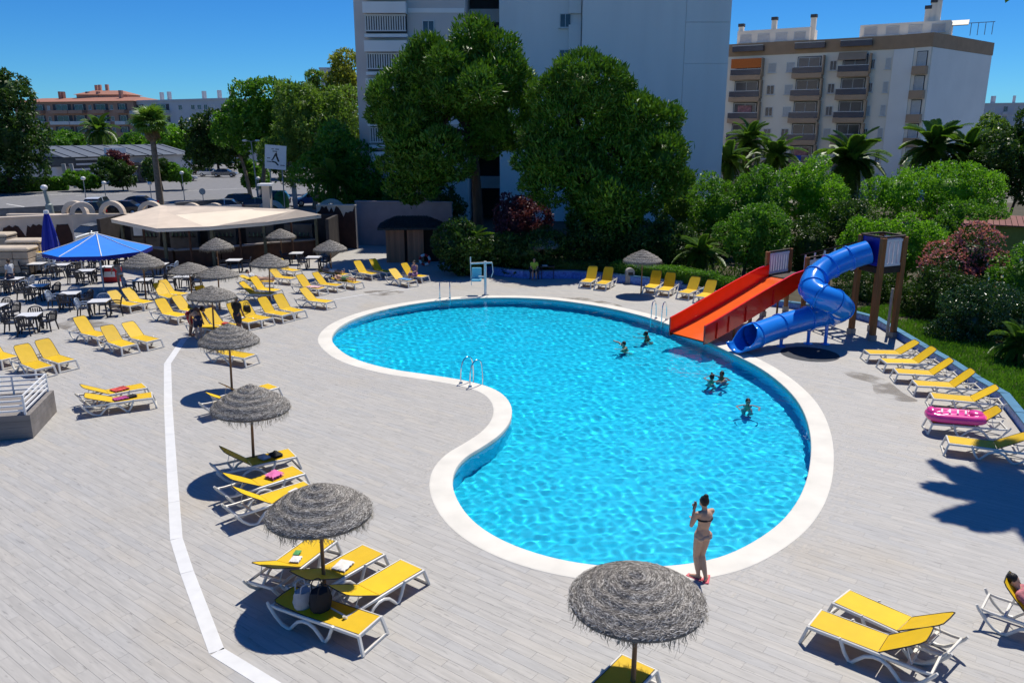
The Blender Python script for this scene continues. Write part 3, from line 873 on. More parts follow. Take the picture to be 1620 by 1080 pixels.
def wall_between(A, B, label, h, arches, panel=None, th=.32):
    d = B - A; L_ = d.length; o = empty('boundary_wall', A, math.atan2(d.y, d.x), label, 'wall')
    MB().box((L_ / 2, 0, h / 2), (L_, th, h)).build('wall_body', cream, o)
    MB().box((L_ / 2, 0, h + .06), (L_ + .06, th + .12, .12)).build('coping_cap', cream, o, bevel=.02)
    for (x, r_) in arches: arch(o, x, h + .12, r_)
    if panel:
        mb = MB(); x0, x1, z1 = panel; n = int((x1 - x0) / .16); top = []
        for k in range(n + 1):
            x = x0 + (x1 - x0) * k / n; top.append((x, 0, z1 - (rnd.random() ** 3) * .7 - (.12 if k % 2 else 0)))
        pts = [(x0, 0, .05)] + [(x1, 0, .05)] + top[::-1]
        for a, b in zip(top, top[1:]):
            mb.add([(a[0], -th / 2 - .03, .05), (b[0], -th / 2 - .03, .05), (b[0], -th / 2 - .03, b[2]), (a[0], -th / 2 - .03, a[2]),
                    (a[0], -th / 2 - .004, a[2]), (b[0], -th / 2 - .004, b[2])], [(0, 1, 2, 3), (3, 2, 5, 4)])
        mb.build('painted_panel', brown, o)
    return o
wall_between(A, B, 'cream wall with ragged brown panel behind the closed parasol', 2.75, [(7.0, .75)], (.5, (B - A).length - .1, 2.35))
A, B = Vector((-38, 60.5, 0)), Vector((-9.0, 60.5, 0))
wall_between(A, B, 'long cream wall with half round arches behind the bar', 1.95, [(5.1, .95), (7.9, .95), (10.8, .95), (13.9, .8), (15.6, .8), (19.9, 1.0), (24.4, 1.1)])
A, B = AT(505, 385, 56.5), AT(566, 385, 56.5); A.z = B.z = 0
wall_between(A, B, 'dark brown fence wall at right end of the bar', 3.0, [], (.05, (B - A).length - .05, 3.05))
A, B = AT(566, 385, 58.5), AT(716, 385, 57.5); A.z = B.z = 0
w_ = wall_between(A, B, 'cream rendered wall behind the hut with tree shade put into its colour', 3.1, [((B - A).length * .62, 1.0)])
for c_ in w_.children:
    c_.data.materials.clear(); c_.data.materials.append(M('shaded_cream_render', (.30, .25, .27), .9, .12, 1.2, .25, 20))  # darker copy of the cream render: tree shade put into the wall colour

# ------------------------------------------------------------------ bar pavilion
roof_px = [(176, 348, 2.75), (248, 363, 2.55), (330, 360, 2.55), (420, 353, 2.55), (508, 341, 2.75), (470, 333, 3.15), (400, 330, 3.3), (330, 327, 3.35), (255, 326, 3.3)]
rp = [G(x, y, z) for x, y, z in roof_px]
ctr = sum(rp, Vector()) / len(rp)
o = empty('bar_pavilion', (ctr.x, ctr.y, 0), 0, 'open sided bar with wide flat cream roof and dark counter', 'bar')
base = Vector((ctr.x, ctr.y, 0))
loc = [p - base for p in rp]
mb = MB(); mb.slab([p for p in loc], (0, 0, 1), -.16)
ro = mb.build('roof', creamroof, o)
mb = MB(); mb.slab([Vector((p.x * 1.004, p.y * 1.004, p.z + .012)) for p in loc], (0, 0, 1), .045)
mb.build('roof_edge', cream, ro)
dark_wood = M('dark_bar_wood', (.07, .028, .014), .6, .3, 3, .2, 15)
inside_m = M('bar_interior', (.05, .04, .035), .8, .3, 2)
front = [loc[0], loc[1], loc[2], loc[3], loc[4]]
inn = [Vector((p.x * .90, p.y + (1.6 if i in (1, 2, 3) else .6), 0)) for i, p in enumerate(front)]
for i in range(4):
    a, b = inn[i], inn[i + 1]; d = b - a
    mb = MB(); mb.box(((a + b) / 2) + Vector((0, 0, .54)), (d.length, .35, 1.08), math.atan2(d.y, d.x)); c = mb.build('counter', dark_wood, o)
    mb = MB(); mb.box(((a + b) / 2) + Vector((0, 0, 1.11)), (d.length + .1, .6, .06), math.atan2(d.y, d.x)); mb.build('counter_top', M('counter_top', (.22, .19, .16), .4, .2), c)
for i in range(5):
    a = front[i] * .93; MB().bar((a.x, a.y + .25, 0), (a.x, a.y + .25, 2.55), .16, .16).build('post', M('bar_post', (.10, .10, .06), .6, .2), o)
    if i < 4:
        m_ = (front[i] + front[i + 1]) / 2 * .93; MB().bar((m_.x, m_.y + .4, 0), (m_.x, m_.y + .4, 2.5), .10, .10).build('post', dark_wood, o)
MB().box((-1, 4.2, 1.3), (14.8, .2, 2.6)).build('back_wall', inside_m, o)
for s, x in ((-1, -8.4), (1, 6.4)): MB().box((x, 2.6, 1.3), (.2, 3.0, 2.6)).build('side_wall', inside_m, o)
for k in range(5):                                  # shelves and fittings behind the counter
    x = -6.5 + 2.6 * k
    sh = MB().box((x, 3.6, 1.0), (1.9, .5, 2.0)).build('cabinet', M('bar_cabinet', (.10, .09, .08), .5, .4, 1.0), o)
    for j in range(6): MB().lathe([(0, 0), (.05, 0), (.05, .2), (.018, .26), (.018, .32)], 8, (x - .7 + .27 * j, 3.28, 1.2)).build('bottle', M('bottles', (.12, .16, .10), .2, .8, 3, island=.6), sh)
    MB().box((x, 3.30, 1.17), (1.6, .3, .04)).build('shelf', dark_wood, sh)
c = AT(423, 318, 53.0) - base
ch = MB().box((c.x, c.y, 3.9), (.5, .5, 1.5)).build('chimney', cream, o); MB().box((c.x, c.y, 4.72), (.9, .9, .14)).build('chimney_cap', whitep, ch)
tag(MB().box(tuple(AT(218, 366, 51.5)), (.55, .05, .55)).build('notice_board', whitep), 'white notice board hanging in dark bar corner', 'board')

# changing hut with thatched roof
hutw = M('hut_planks', (.36, .16, .085), .7, .2, 3, .4, 25, stretch=(1, 1, .1), rand=.18)
hut_d = M('hut_thatch', (.05, .047, .045), .95, .4, 10, 1, 20)
cx = G(652, 416); o = empty('changing_hut', cx + Vector((0, .3, 0)), .08, 'brown plank hut with dark thatched roof beside lifebuoy', 'hut')
for (x0, x1, dep, gap) in ((-1.65, -.55, 0, 0), (-.30, .75, -.15, 0), (.90, 1.70, .25, 0)):
    k = 0; x = x0
    while x < x1 - .01:
        MB().box((x + .065, dep, 1.12), (.124, .05, 2.24)).build('plank', hutw, o); x += .13
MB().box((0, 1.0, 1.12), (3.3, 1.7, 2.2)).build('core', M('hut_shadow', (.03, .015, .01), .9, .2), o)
mb = MB(); vs = []; 
mb.add([(-2.1, -.55, 2.24), (2.0, -.55, 2.24), (2.0, 2.2, 2.24), (-2.1, 2.2, 2.24), (-1.0, .8, 2.85), (.9, .8, 2.85), (-2.1, -.55, 2.12), (2.0, -.55, 2.12), (2.0, 2.2, 2.12), (-2.1, 2.2, 2.12)],
       [(0, 1, 5, 4), (1, 2, 5), (2, 3, 4, 5), (3, 0, 4), (0, 6, 7, 1), (1, 7, 8, 2), (2, 8, 9, 3), (3, 9, 6, 0), (6, 9, 8, 7)])
rf = mb.build('roof', hut_d, o)
rg = np.random.default_rng(4); n = 5000
xy_ = np.stack([rg.uniform(-2.1, 2.0, n), rg.uniform(-.55, 2.2, n)], 1)
zz_ = 2.24 + .6 * np.clip(np.minimum(np.minimum((xy_[:, 0] + 2.1) / 1.1, (2.0 - xy_[:, 0]) / 1.1), np.minimum((xy_[:, 1] + .55) / 1.35, (2.2 - xy_[:, 1]) / 1.4)), 0, 1)
c = np.stack([xy_[:, 0], xy_[:, 1], zz_ + .02], 1); d = rg.normal(0, 1, (n, 3)) * [.06, .14, .02]; d[:, 2] -= .03
w = np.cross(d, [0, 0, 1.]); w /= np.linalg.norm(w, axis=1)[:, None] + 1e-6; w *= .012
st = link('straw', np_mesh('hut_straw', np.stack([c - d - w, c - d + w, c + d], 1).reshape(-1, 3), np.arange(3 * n).reshape(-1, 3)), hut_d, rf); tag(st, kind='stuff')
# lifebuoy
lp = AT(672, 411, G(672, 420).y - .2)
o = empty('lifebuoy', lp, 0, 'red and white lifebuoy hanging on the brown hut', 'lifebuoy')
for k in range(8):
    pth = [(.30 * math.cos(a), 0, .30 * math.sin(a)) for a in [2 * math.pi * (k + t / 4) / 8 for t in range(5)]]
    MB().tube(pth, .075, 8).build('segment', M('buoy_red', (.55, .03, .02), .5, .1) if k % 2 else whitep, o, True)

# pale pallets, stacked resin loungers
wrap = M('wrapped_pallet', (.50, .42, .33), .85, .12, 2, .5, 12)
for (px, py, sx, sy, h, lab) in ((22, 434, 2.6, 1.3, 1.45, 'beige wrapped pallet stack, front one behind the man'), (50, 424, 2.0, 1.3, 1.6, 'beige wrapped pallet stack right of the other two'), (-8, 420, 2.6, 1.3, 1.85, 'beige wrapped pallet stack, tallest at left edge')):
    p = G(px, py); o = empty('pallet_stack', p, .06, lab, 'pallet', 'wrapped pallets by the wall')
    for r_ in range(3):
        for q in range(3):
            MB().box((-sx / 2 + sx * (q + .5) / 3, 0, .16 + (h - .2) * (r_ + .5) / 3), (sx / 3 - .02, sy, (h - .2) / 3 - .02)).build('crate', M('crate', (.40, .32, .24), .85, .12, 3, .4, 14, rand=.12), o, bevel=.03)
    for q in range(3): MB().box((0, -sy / 2 + .1 + q * (sy - .2) / 2, .07), (sx, .12, .14)).build('skid', M('pallet_wood', (.22, .15, .09), .9, .2), o)
    mb = MB(); mb.box((0, 0, h + .08), (sx + .06, sy + .06, .22)); mb.build('wrap', wrap, o, bevel=.09)
for st_, (px, py) in enumerate(((98, 420), (128, 416))):
    for k in range(7):
        o = lounger((px, py), (px - 60, py + 3), 0, 'white stacked lounger with folded sling, %s of the %s stack by the wall' % (('lowest', 'second from bottom', 'third from bottom', 'middle', 'third from top', 'second from top', 'topmost')[k], ('left', 'right')[st_]), 'stacked loungers by the wall')
        o.location.z = .145 * k

# ------------------------------------------------------------------ garden kerb and beds
kerb_m = M('kerb_top_blue', (.05, .19, .32), .5, .15, 2)
mosaic = M('blue_mosaic', (.015, .07, .40), .35, .5, 9, rgb2=(.08, .28, .72), spec=.5)
kk = [p.xy for p in kerb]
ko = empty('garden_kerb_wall', kerb[0], 0, 'low blue mosaic wall between the deck and the garden', 'wall')
kb = Vector(kerb[0])
for a, b in zip(kerb, kerb[1:]):
    d = b - a; h = .42 if a.x < 9 else .26
    MB().bar(a - kb - d.normalized() * .02 + Vector((0, 0, h / 2)), b - kb + Vector((0, 0, h / 2)), .22, h).build('wall_segment', mosaic, ko)
    MB().bar(a - kb - d.normalized() * .03 + Vector((0, 0, h + .025)), b - kb + d.normalized() * .01 + Vector((0, 0, h + .025)), .28, .05).build('cap', kerb_m, ko)
MB().bar(G(721, 424) - kb, G(721, 424) - kb + Vector((0, 0, .95)), .34, .34).build('pier', M('grey_render', (.30, .29, .27), .9, .1), ko)
bed_poly = [Vector((p.x, p.y)) for p in kerb] + [Vector((70, 9)), Vector((70, 92)), Vector((-6, 92)), Vector((-6, 58))]
v, f = sheet(bed_poly, [], .12)
tag(MB().add(v, f).build('garden_soil', soil), kind='structure')

# ------------------------------------------------------------------ water slides
red = M('red_fibreglass', (.92, .012, .003), .18, .05, 2, spec=.6, coat=.4)
orange = M('orange_fibreglass', (.85, .13, .012), .22, .05, 2, spec=.6, coat=.4)
bluefg = M('blue_fibreglass', (.018, .24, .84), .16, .05, 2, spec=.6, coat=.5)
bluepan = M('blue_panel', (.010, .02, .32), .4, .08, 2)
post_m = M('slide_post_wood', (.27, .105, .030), .6, .25, 5, .3, 20, stretch=(1, 1, .12))
beam_m = M('dark_beam_wood', (.045, .026, .016), .65, .25, 5)
lilac = M('lilac_white_panel', (.84, .81, .82), .5, .05)
Vn = Vector
P1, P0 = Vn((12.0, 34.5, 1.86)), Vn((6.95, 30.75, .22))
d = (P0 - P1); dh = Vn((d.x, d.y, 0)).normalized(); sd = Vn((dh.y, -dh.x, 0))       # sd: to the right of travel seen from the camera
if sd.y > 0: sd = -sd
o = empty('open_slide', Vn((P0.x, P0.y, 0)), 0, 'wide open red slide with orange floor running into the pool', 'slide')
b0 = Vn((P0.x, P0.y, 0)); Wd = .86; n = 18
L_ = Vn((d.x, d.y, 0)).length
def prof_slide(t):                   # height along the run, top to exit
    s = t
    z = P1.z + (P0.z - P1.z) * (1.12 * s - .06 * s * s - .06 * s ** 6 if s > .06 else s * 0.55)
    return max(z, P0.z)
cl = [P1 + dh * (L_ * k / n) for k in range(n + 1)]
for k in range(n + 1): cl[k].z = prof_slide(k / n)
cl[-1].z = P0.z
cl[-1].z += .0
mb = MB()
for a, b in zip(cl, cl[1:]):
    q = [a - sd * Wd - b0, b - sd * Wd - b0, b + sd * Wd - b0, a + sd * Wd - b0]
    mb.add(q + [p - Vn((0, 0, .05)) for p in q], [(0, 1, 2, 3), (7, 6, 5, 4)])
mb.build('chute_floor', orange, o, True)
for s, nm in ((-1, 'side_wall'), (1, 'side_wall')):
    mb = MB(); vs = []
    for k, c in enumerate(cl):
        t = k / n; hh = .62 + (.10 * math.sin(t * 3.1)) - (.10 if t < .08 else 0)
        for y in (0, .07 * s):
            base = c + sd * (Wd * s + y) - b0
            vs += [base - Vn((0, 0, .14)), base + Vn((0, 0, hh))]
    fs = []
    for k in range(n):
        i = 4 * k
        fs += [(i, i + 1, i + 5, i + 4), (i + 2, i + 6, i + 7, i + 3), (i + 1, i + 3, i + 7, i + 5), (i, i + 4, i + 6, i + 2)]
    fs += [(0, 2, 3, 1), (4 * n, 4 * n + 1, 4 * n + 3, 4 * n + 2)]
    mb.add(vs, fs); w_ = mb.build(nm, red, o)
    for t in (.35, .62, .80, .93):                       # outer stiffening ribs
        c = cl[int(t * n)] + sd * ((Wd + .07 + .03) * s) - b0
        MB().bar(c - Vn((0, 0, .12)), c + Vn((0, 0, .52)), .05, .06, dh).build('rib', red, w_)
for t in (.25, .50, .72):
    for s in (-1, 1):
        c = cl[int(t * n)] + sd * (Wd * .8 * s) - b0; MB().tube([(c.x, c.y, 0), c - Vn((0, 0, .05))], .045, 8).build('support', post_m, o)

# slide tower
o = empty('slide_tower', G(1379, 539), 0, 'tall wooden tower on brown posts feeding both water slides', 'tower')
tb = Vector(o.location)
F1, F2, F3 = G(1379, 539) - tb, G(1412, 534) - tb, G(1346, 528) - tb; F4 = F2 + F3 - F1
def post(p, h, w=.20, par=o):
    x = MB().bar(p, p + Vn((0, 0, h)), w, w, (1, 0.3, 0)).build('post', post_m, par, bevel=.015)
    MB().bar(p, p + Vn((0, 0, .24)), w + .05, w + .05, (1, .3, 0)).build('footing', M('grey_render', (.3, .29, .27)), x)
    return x
for p in (F1, F2, F3, F4): post(p, 4.12)
HT = 2.95
for a, b in ((F1, F2), (F2, F4), (F4, F3), (F3, F1)):
    MB().bar(a + Vn((0, 0, HT - .12)), b + Vn((0, 0, HT - .12)), .10, .22).build('beam', beam_m, o)
    MB().bar(a + Vn((0, 0, 4.14)), b + Vn((0, 0, 4.14)), .10, .07).build('rail', beam_m, o)
mid = (F1 + F4) / 2
for k in range(9):
    a = F1.lerp(F3, (k + .5) / 9); b = F2.lerp(F4, (k + .5) / 9); MB().bar(a + Vn((0, 0, HT + .02)), b + Vn((0, 0, HT + .02)), .17, .04).build('floor_board', beam_m, o)
def panel(a, b, z0, z1, m, par, slots=0, inset=.06):
    """infill panel between two posts; a panel with slots is made of upright boards"""
    a, b = Vector(a), Vector(b); d = (b - a).normalized(); a = a + d * .12; b = b - d * .12
    if not slots:
        MB().bar(a + Vn((0, 0, (z0 + z1) / 2)), b + Vn((0, 0, (z0 + z1) / 2)), .04, z1 - z0).build('panel', m, par); return
    L_ = (b - a).length; w = L_ / (slots + .0)
    for i in range(slots):
        c = a + d * (w * (i + .5)); MB().bar(c + Vn((0, 0, z0 + .08)), c + Vn((0, 0, z1 - .08)), .04, w * .72, d).build('board', m, par)
    for z in (z0 + .05, z1 - .05): MB().bar(a + Vn((0, 0, z)), b + Vn((0, 0, z)), .05, .10).build('panel_rail', m, par)
panel(F3, F1, HT + .04, 4.10, bluepan, o); panel(F1, F2, HT + .04, 4.05, lilac, o, 4); panel(F2, F4, HT + .04, 4.05, lilac, o, 4)
# middle platform
q1, q2 = P1 + sd * 1.0 - tb, P1 - sd * 1.0 - tb
q1.z = q2.z = 0
bk = -dh * 1.7; r1, r2 = q1 + bk, q2 + bk
for p in (q1, q2, r1, r2): post(p, 2.95, .16)
for a, b in ((q1, q2), (q2, r2), (r2, r1), (r1, q1)):
    MB().bar(a + Vn((0, 0, 1.78)), b + Vn((0, 0, 1.78)), .09, .18).build('beam', beam_m, o)
for k in range(9):
    a, b = q1.lerp(r1, (k + .5) / 9), q2.lerp(r2, (k + .5) / 9); MB().bar(a + Vn((0, 0, 1.88)), b + Vn((0, 0, 1.88)), .18, .04).build('floor_board', beam_m, o)
panel(q2, r2, 1.92, 2.85, lilac, o, 8); panel(r1, q1, 1.92, 2.80, lilac, o, 6)
for a, b in ((q2, r2), (r1, q1)): MB().bar(a + Vn((0, 0, 2.92)), b + Vn((0, 0, 2.92)), .09, .06).build('rail', beam_m, o)
# stair from platform to tower
s0, s1 = (r1 + r2) / 2 + Vn((0, 0, 1.9)), (F3 + F4) / 2 + Vn((0, 0, HT))
dd = s1 - s0; sp = Vn((-dd.y, dd.x, 0)).normalized() * .5
for k in range(7):
    c = s0 + dd * ((k + .5) / 7); MB().bar(c - sp, c + sp, .26, .05).build('tread', beam_m, o)
for s in (-1, 1):
    MB().bar(s0 + sp * s, s1 + sp * s, .06, .22).build('stringer', beam_m, o)
    MB().bar(s0 + sp * s + Vn((0, 0, .9)), s1 + sp * s + Vn((0, 0, .9)), .06, .06).build('handrail', beam_m, o)
    for k in range(6):
        c = s0 + dd * ((k + .5) / 6) + sp * s; MB().bar(c + Vn((0, 0, .12)), c + Vn((0, 0, .86)), .03, .14, dd).build('baluster', lilac, o)
MB().tube([G(1403, 532) - tb, G(1403, 532) - tb + Vn((0, 0, 2.0))], .06, 8).build('shower_pipe', M('grey_pipe', (.34, .33, .31), .6, .1), o, True)

# blue tube slide
path = [(1373, 399, 31.5), (1347, 407, 31.5), (1322, 417, 31.4), (1300, 430, 31.2), (1286, 445, 30.8), (1286, 460, 30.2), (1302, 470, 29.75), (1319, 477, 29.7), (1330, 486, 30.0), (1322, 494, 30.5), (1296, 500, 30.7), (1258, 509, 30.4), (1222, 520, 29.9), (1192, 531, 29.4)]
pp = spline([AT(*p) for p in path], 6, False)
ex = AT(1178, 547, 29.0)
o = empty('tube_slide', Vn((pp[-1].x, pp[-1].y, 0)), 0, 'glossy blue enclosed tube slide twisting down to the pool edge', 'slide')
tb2 = Vector(o.location); pp = [p - tb2 for p in pp]; RT = .47
seg = 7
for i in range(0, len(pp) - 1, seg):
    part = pp[i:i + seg + 1]
    if len(part) < 2: continue
    last = i + seg >= len(pp) - 1
    MB().tube(part, RT, 28, cap=False).build('tube_segment', bluefg, o, 'all')
    dd = (part[1] - part[0]).normalized()
    if i: MB().tube([part[0] - dd * .035, part[0] - dd * .034, part[0] + dd * .034, part[0] + dd * .035], [RT, RT + .045, RT + .045, RT], 28, cap=False).build('flange', bluefg, o)
# open scoop at the end
e0 = pp[-1]; de = (pp[-1] - pp[-3]).normalized(); mb = MB(); vs = []; nj = 18; nk = 7
sdv = de.cross(Vn((0, 0, 1))).normalized(); upv = sdv.cross(de)
for k in range(nk):
    t = k / (nk - 1); c = e0 + de * (.95 * t) + upv * (.10 * t * t)
    half = math.pi * (1.0 - .62 * min(1, t * 1.6) ** .7) if k else math.pi * .999
    for j in range(nj + 1):
        a = -math.pi / 2 + half * (j / nj * 2 - 1); vs.append(c + sdv * math.cos(a) * RT * (1 + .06 * t) + upv * math.sin(a) * RT)
mb.add(vs, [(k * (nj + 1) + j, k * (nj + 1) + j + 1, (k + 1) * (nj + 1) + j + 1, (k + 1) * (nj + 1) + j) for k in range(nk - 1) for j in range(nj)])
so = mb.build('exit_scoop', bluefg, o, 'all'); md = so.modifiers.new('thick', 'SOLIDIFY'); md.thickness = .04; md.offset = 1
for px, py, Y in ((1311, 490, 30.4), (1238, 516, 30.1), (1287, 452, 30.5)):
    t = AT(px, py, Y) - tb2; MB().tube([(t.x, t.y, 0), (t.x, t.y, t.z - .3)], .07, 10).build('support_leg', bluefg, o, True)
    MB().lathe([(0, .03), (.18, .03), (.18, 0)], 12, (t.x, t.y, 0)).build('foot_plate', bluefg, o)
# round umbrella shadow without an umbrella, painted as a flat dark disc
o = MB().lathe([(0, .008), (1.02, .008), (1.06, .002)], 48).build('umbrella_shadow', M('painted_shadow', (.035, .04, .05), .8, .15, 3)); o.location = G(1281, 560); tag(o, 'round umbrella shadow painted as a dark disc on the deck below the blue slide', 'shadow')

# ------------------------------------------------------------------ street level
tag(MB().add([(-160, 61.5, -.05), (-5.5, 61.5, -.05), (-5.5, 200, -.05), (-160, 200, -.05)], [(0, 1, 2, 3)]).build('road', asphalt), kind='structure')
line_m = M('road_paint', (.70, .70, .68), .7, .15, 4)
def road_line(a, b, w, lab):
    a, b = G(*a), G(*b); s = Vn((-(b - a).y, (b - a).x, 0)).normalized() * w / 2
    mb = MB(); mb.add([a - s, b - s, b + s, a + s], [(0, 1, 2, 3)])
    o = mb.build('road_marking', line_m); o.location.z = -.046; tag(o, kind='structure')
road_line((0, 312), (205, 301), .25, ''); road_line((10, 322), (60, 330), .2, ''); road_line((120, 309), (420, 296), .2, '')
kerbgrey = M('grey_concrete', (.20, .195, .19), .9, .15, 2, .3, 15)
def low_wall(a, b, h, th, label, m=kerbgrey):
    A, B = G(*a), G(*b); d = B - A; o = empty('street_wall', A, math.atan2(d.y, d.x), label, 'wall')
    MB().box((d.length / 2, 0, h / 2 - .05), (d.length, th, h)).build('wall_body', m, o); MB().box((d.length / 2, 0, h + .0), (d.length + .1, th + .1, .10)).build('coping_cap', m, o)
low_wall((-60, 350), (208, 334), .95, .3, 'low grey concrete wall along the road behind the terrace')
low_wall((280, 336), (400, 326), .95, .3, 'low grey concrete wall below the leaning street tree')

# ------------------------------------------------------------------ cars
glass_d = M('car_glass', (.02, .025, .03), .08, .1, 3, spec=.8)
tyre = M('tyre', (.018, .018, .018), .85, .1); rim = M('wheel_rim', (.45, .45, .46), .3, .05, metal=.8)
lampw = M('headlamp', (.75, .75, .72), .15, .05, spec=.8); lampr = M('tail_lamp', (.35, .01, .01), .2, .05)
CARP = {}
def car_meshes(van):
    if van in CARP: return CARP[van]
    L_, Wc = (4.3, 1.76)
    if van: lower = [(0, .32), (0, .75), (.18, .95), (.55, 1.0), (1.05, 1.05), (3.9, 1.05), (4.25, 1.0), (4.3, .32)]; upper = [(.95, 1.04), (1.55, 1.62), (2.2, 1.72), (3.8, 1.70), (4.2, 1.04)]
    else: lower = [(0, .30), (0, .62), (.15, .76), (.9, .90), (1.1, .93), (3.8, .95), (4.2, .90), (4.3, .65), (4.28, .30)]; upper = [(1.0, .92), (1.65, 1.36), (2.3, 1.45), (3.2, 1.42), (3.95, .95)]
    def prismside(prof, w0, w1):
        mb = MB(); n = len(prof); zmin, zmax = min(p[1] for p in prof), max(p[1] for p in prof)
        vs = []
        for s in (-1, 1):
            for x, z in prof:
                w = w0 + (w1 - w0) * (z - zmin) / (zmax - zmin); vs.append((x, s * w / 2, z))
        mb.add(vs, [tuple(range(n)), tuple(range(2 * n - 1, n - 1, -1))] + [(i, (i + 1) % n, n + (i + 1) % n, n + i) for i in range(n)])
        return mb
    d = {}
    d['body'] = prismside(lower, Wc * .97, Wc).mesh('body', bevel=.05)
    d['cabin'] = prismside(upper, Wc * .94, Wc * .70).mesh('glasshouse', bevel=.03)
    # roof skin
    t = [p for p in upper[1:4]]; mb = MB()
    for a, b in zip(t, t[1:]): mb.add([(a[0] - .03, -Wc * .37, a[1] + .012), (b[0] + .03, -Wc * .37, b[1] + .012), (b[0] + .03, Wc * .37, b[1] + .012), (a[0] - .03, Wc * .37, a[1] + .012)], [(0, 1, 2, 3)])
    d['roof'] = mb.mesh('roof')
    mb = MB().lathe([(.0, -.09), (.30, -.10), (.33, -.06), (.33, .06), (.30, .10), (0, .09)], 18); d['tyre'] = mb.mesh('tyre', True)
    mb = MB().lathe([(0, .115), (.17, .11), (.21, .095)], 14); d['rim'] = mb.mesh('rim', True)
    d['head'] = MB().box((.06, 0, .66), (.14, .36, .14)).mesh('headlight', bevel=.02); d['tail'] = MB().box((4.26, 0, .78), (.1, .26, .22)).mesh('tail_light', bevel=.02)
    d['pillar'] = {s: MB().bar((upper[2][0] + .25, s * Wc * .455, 1.0), (upper[2][0] + .25, s * Wc * .362, upper[2][1]), .09, .02, (0, 1, 0)).mesh('pillar') for s in (-1, 1)}
    d['plate'] = MB().box((-.012, 0, .48), (.02, .5, .11)).mesh('number_plate'); d['mirror'] = MB().ball((1.35, 0, 1.02), (.08, .1, .07), 8, 5).mesh('mirror', True)
    CARP[van] = d; return d
def car(px, py, rz, col, label, van=False, sc=1.0):
    d = car_meshes(van); p = G(px, py); o = empty('parked_car', p, R(rz), label, 'car', 'cars beyond the terrace'); o.scale = (sc, sc, sc)
    m = M('car_paint_' + col[0], col[1], .22, .03, 1, spec=.6, coat=.6, metal=col[2])
    key = (van, col[0])
    if key not in CARP:
        cp = {}
        for k in ('body', 'roof', 'mirror'): c = d[k].copy(); c.materials.clear(); c.materials.append(m); cp[k] = c
        cp['pillar'] = {}
        for s in (-1, 1): c = d['pillar'][s].copy(); c.materials.clear(); c.materials.append(m); cp['pillar'][s] = c
        CARP[key] = cp
    cp = CARP[key]; off = (-2.15, 0, 0)
    b = link('body', cp['body'], m, o, off); c = link('glasshouse', d['cabin'], glass_d, o, off); link('roof', cp['roof'], m, c)
    for s in (-1, 1):
        link('pillar', cp['pillar'][s], m, c)
        link('mirror', cp['mirror'], m, b, (0, s * .93, 0)); link('headlight', d['head'], lampw, b, (0, s * .62, 0)); link('tail_light', d['tail'], lampr, b, (0, s * .68, 0))
        for x in (.82, 3.45):
            w = link('wheel', d['tyre'], tyre, o, (x - 2.15, s * .80, .33)); w.rotation_euler = (-s * math.pi / 2, 0, 0)
            link('rim', d['rim'], rim, w)
    link('number_plate', d['plate'], whitep, b)
blk = ('black', (.012, .013, .016), 0.0); nvy = ('navy', (.015, .03, .10), .3); slv = ('silver', (.50, .53, .56), .6); wht = ('white', (.72, .73, .73), 0.0); gry = ('grey', (.16, .17, .18), .5); blu = ('blue', (.03, .12, .40), .3)
car(150, 385, 62, slv, 'silver car parked in the wall opening behind the blue parasol')
car(128, 349, 12, blk, 'dark car seen through the leftmost wall arch', True); car(152, 340, 95, wht, 'white roofed van between the two left arches', True)
car(192, 341, 10, blk, 'dark car seen through the second wall arch'); car(215, 332, 8, nvy, 'navy blue car just above the second wall arch')
car(372, 333, 14, blk, 'black car in front of low grey wall behind the bar chimney', True); car(352, 338, 10, slv, 'silver car just behind the bar roof')
car(400, 336, 10, gry, 'grey car between black car and bar chimney'); car(428, 327, 8, blk, 'black van right of the bar chimney', True); car(495, 325, 20, blu, 'blue car in tree shade beyond the grey post')
car(291, 286, 200, wht, 'white car driving across the parking forecourt'); car(333, 279, 185, slv, 'silver car parked farthest back in the forecourt'); car(356, 280, 185, gry, 'grey car parked under the forecourt trees'); car(318, 276, 180, blk, 'dark car parked left of the silver one in forecourt')
g = G(446, 328); o = empty('recycling_bin', g, 0, 'green domed recycling container beside the black van', 'bin')
MB().lathe([(.0, 1.75), (.35, 1.70), (.65, 1.45), (.78, 1.1), (.80, .1), (.75, 0)], 20).build('body', M('green_plastic', (.02, .14, .03), .45, .1), o, True); MB().lathe([(.12, 0), (.13, .1), (0, .1)], 10, (0, -.72, 1.3)).build('hatch', dark_tr, o)

# ------------------------------------------------------------------ lamps, signs, posts
galv = M('galvanised', (.30, .32, .33), .5, .1, 4, metal=.4); bulb = M('lamp_globe', (.75, .75, .74), .25, .03)
def globe_lamp(px, ytop, ybase, label, thick=.05, gr=.24):
    p = G(px, ybase); h = AT(px, ytop, p.y).z; o = empty('street_lamp', p, 0, label, 'street lamp', 'street lamps')
    MB().tube([(0, 0, 0), (0, 0, h * .3), (0, 0, h)], [thick * 1.5, thick, thick * .8], 8).build('post', galv, o, True); MB().ball((0, 0, h + gr * .7), (gr, gr, gr * .8)).build('globe', bulb, o, True)
    MB().lathe([(0, .1), (thick * 3, .1), (thick * 3, 0)], 10).build('base', galv, o)
globe_lamp(139, 285, 338, 'slim lamp post with white head on left forecourt'); globe_lamp(170, 292, 332, 'slim lamp with white head right of the fan palm shadow'); globe_lamp(241, 293, 326, 'slim lamp with white head standing left of palm trunk')
globe_lamp(293, 276, 326, 'slim lamp with white head in front of the white car'); globe_lamp(412, 285, 330, 'slim lamp with round head near the green container')
p = G(83, 352); o = empty('thick_lamp', p, 0, 'stout tapered grey lamp column with white globe behind parasol', 'street lamp')
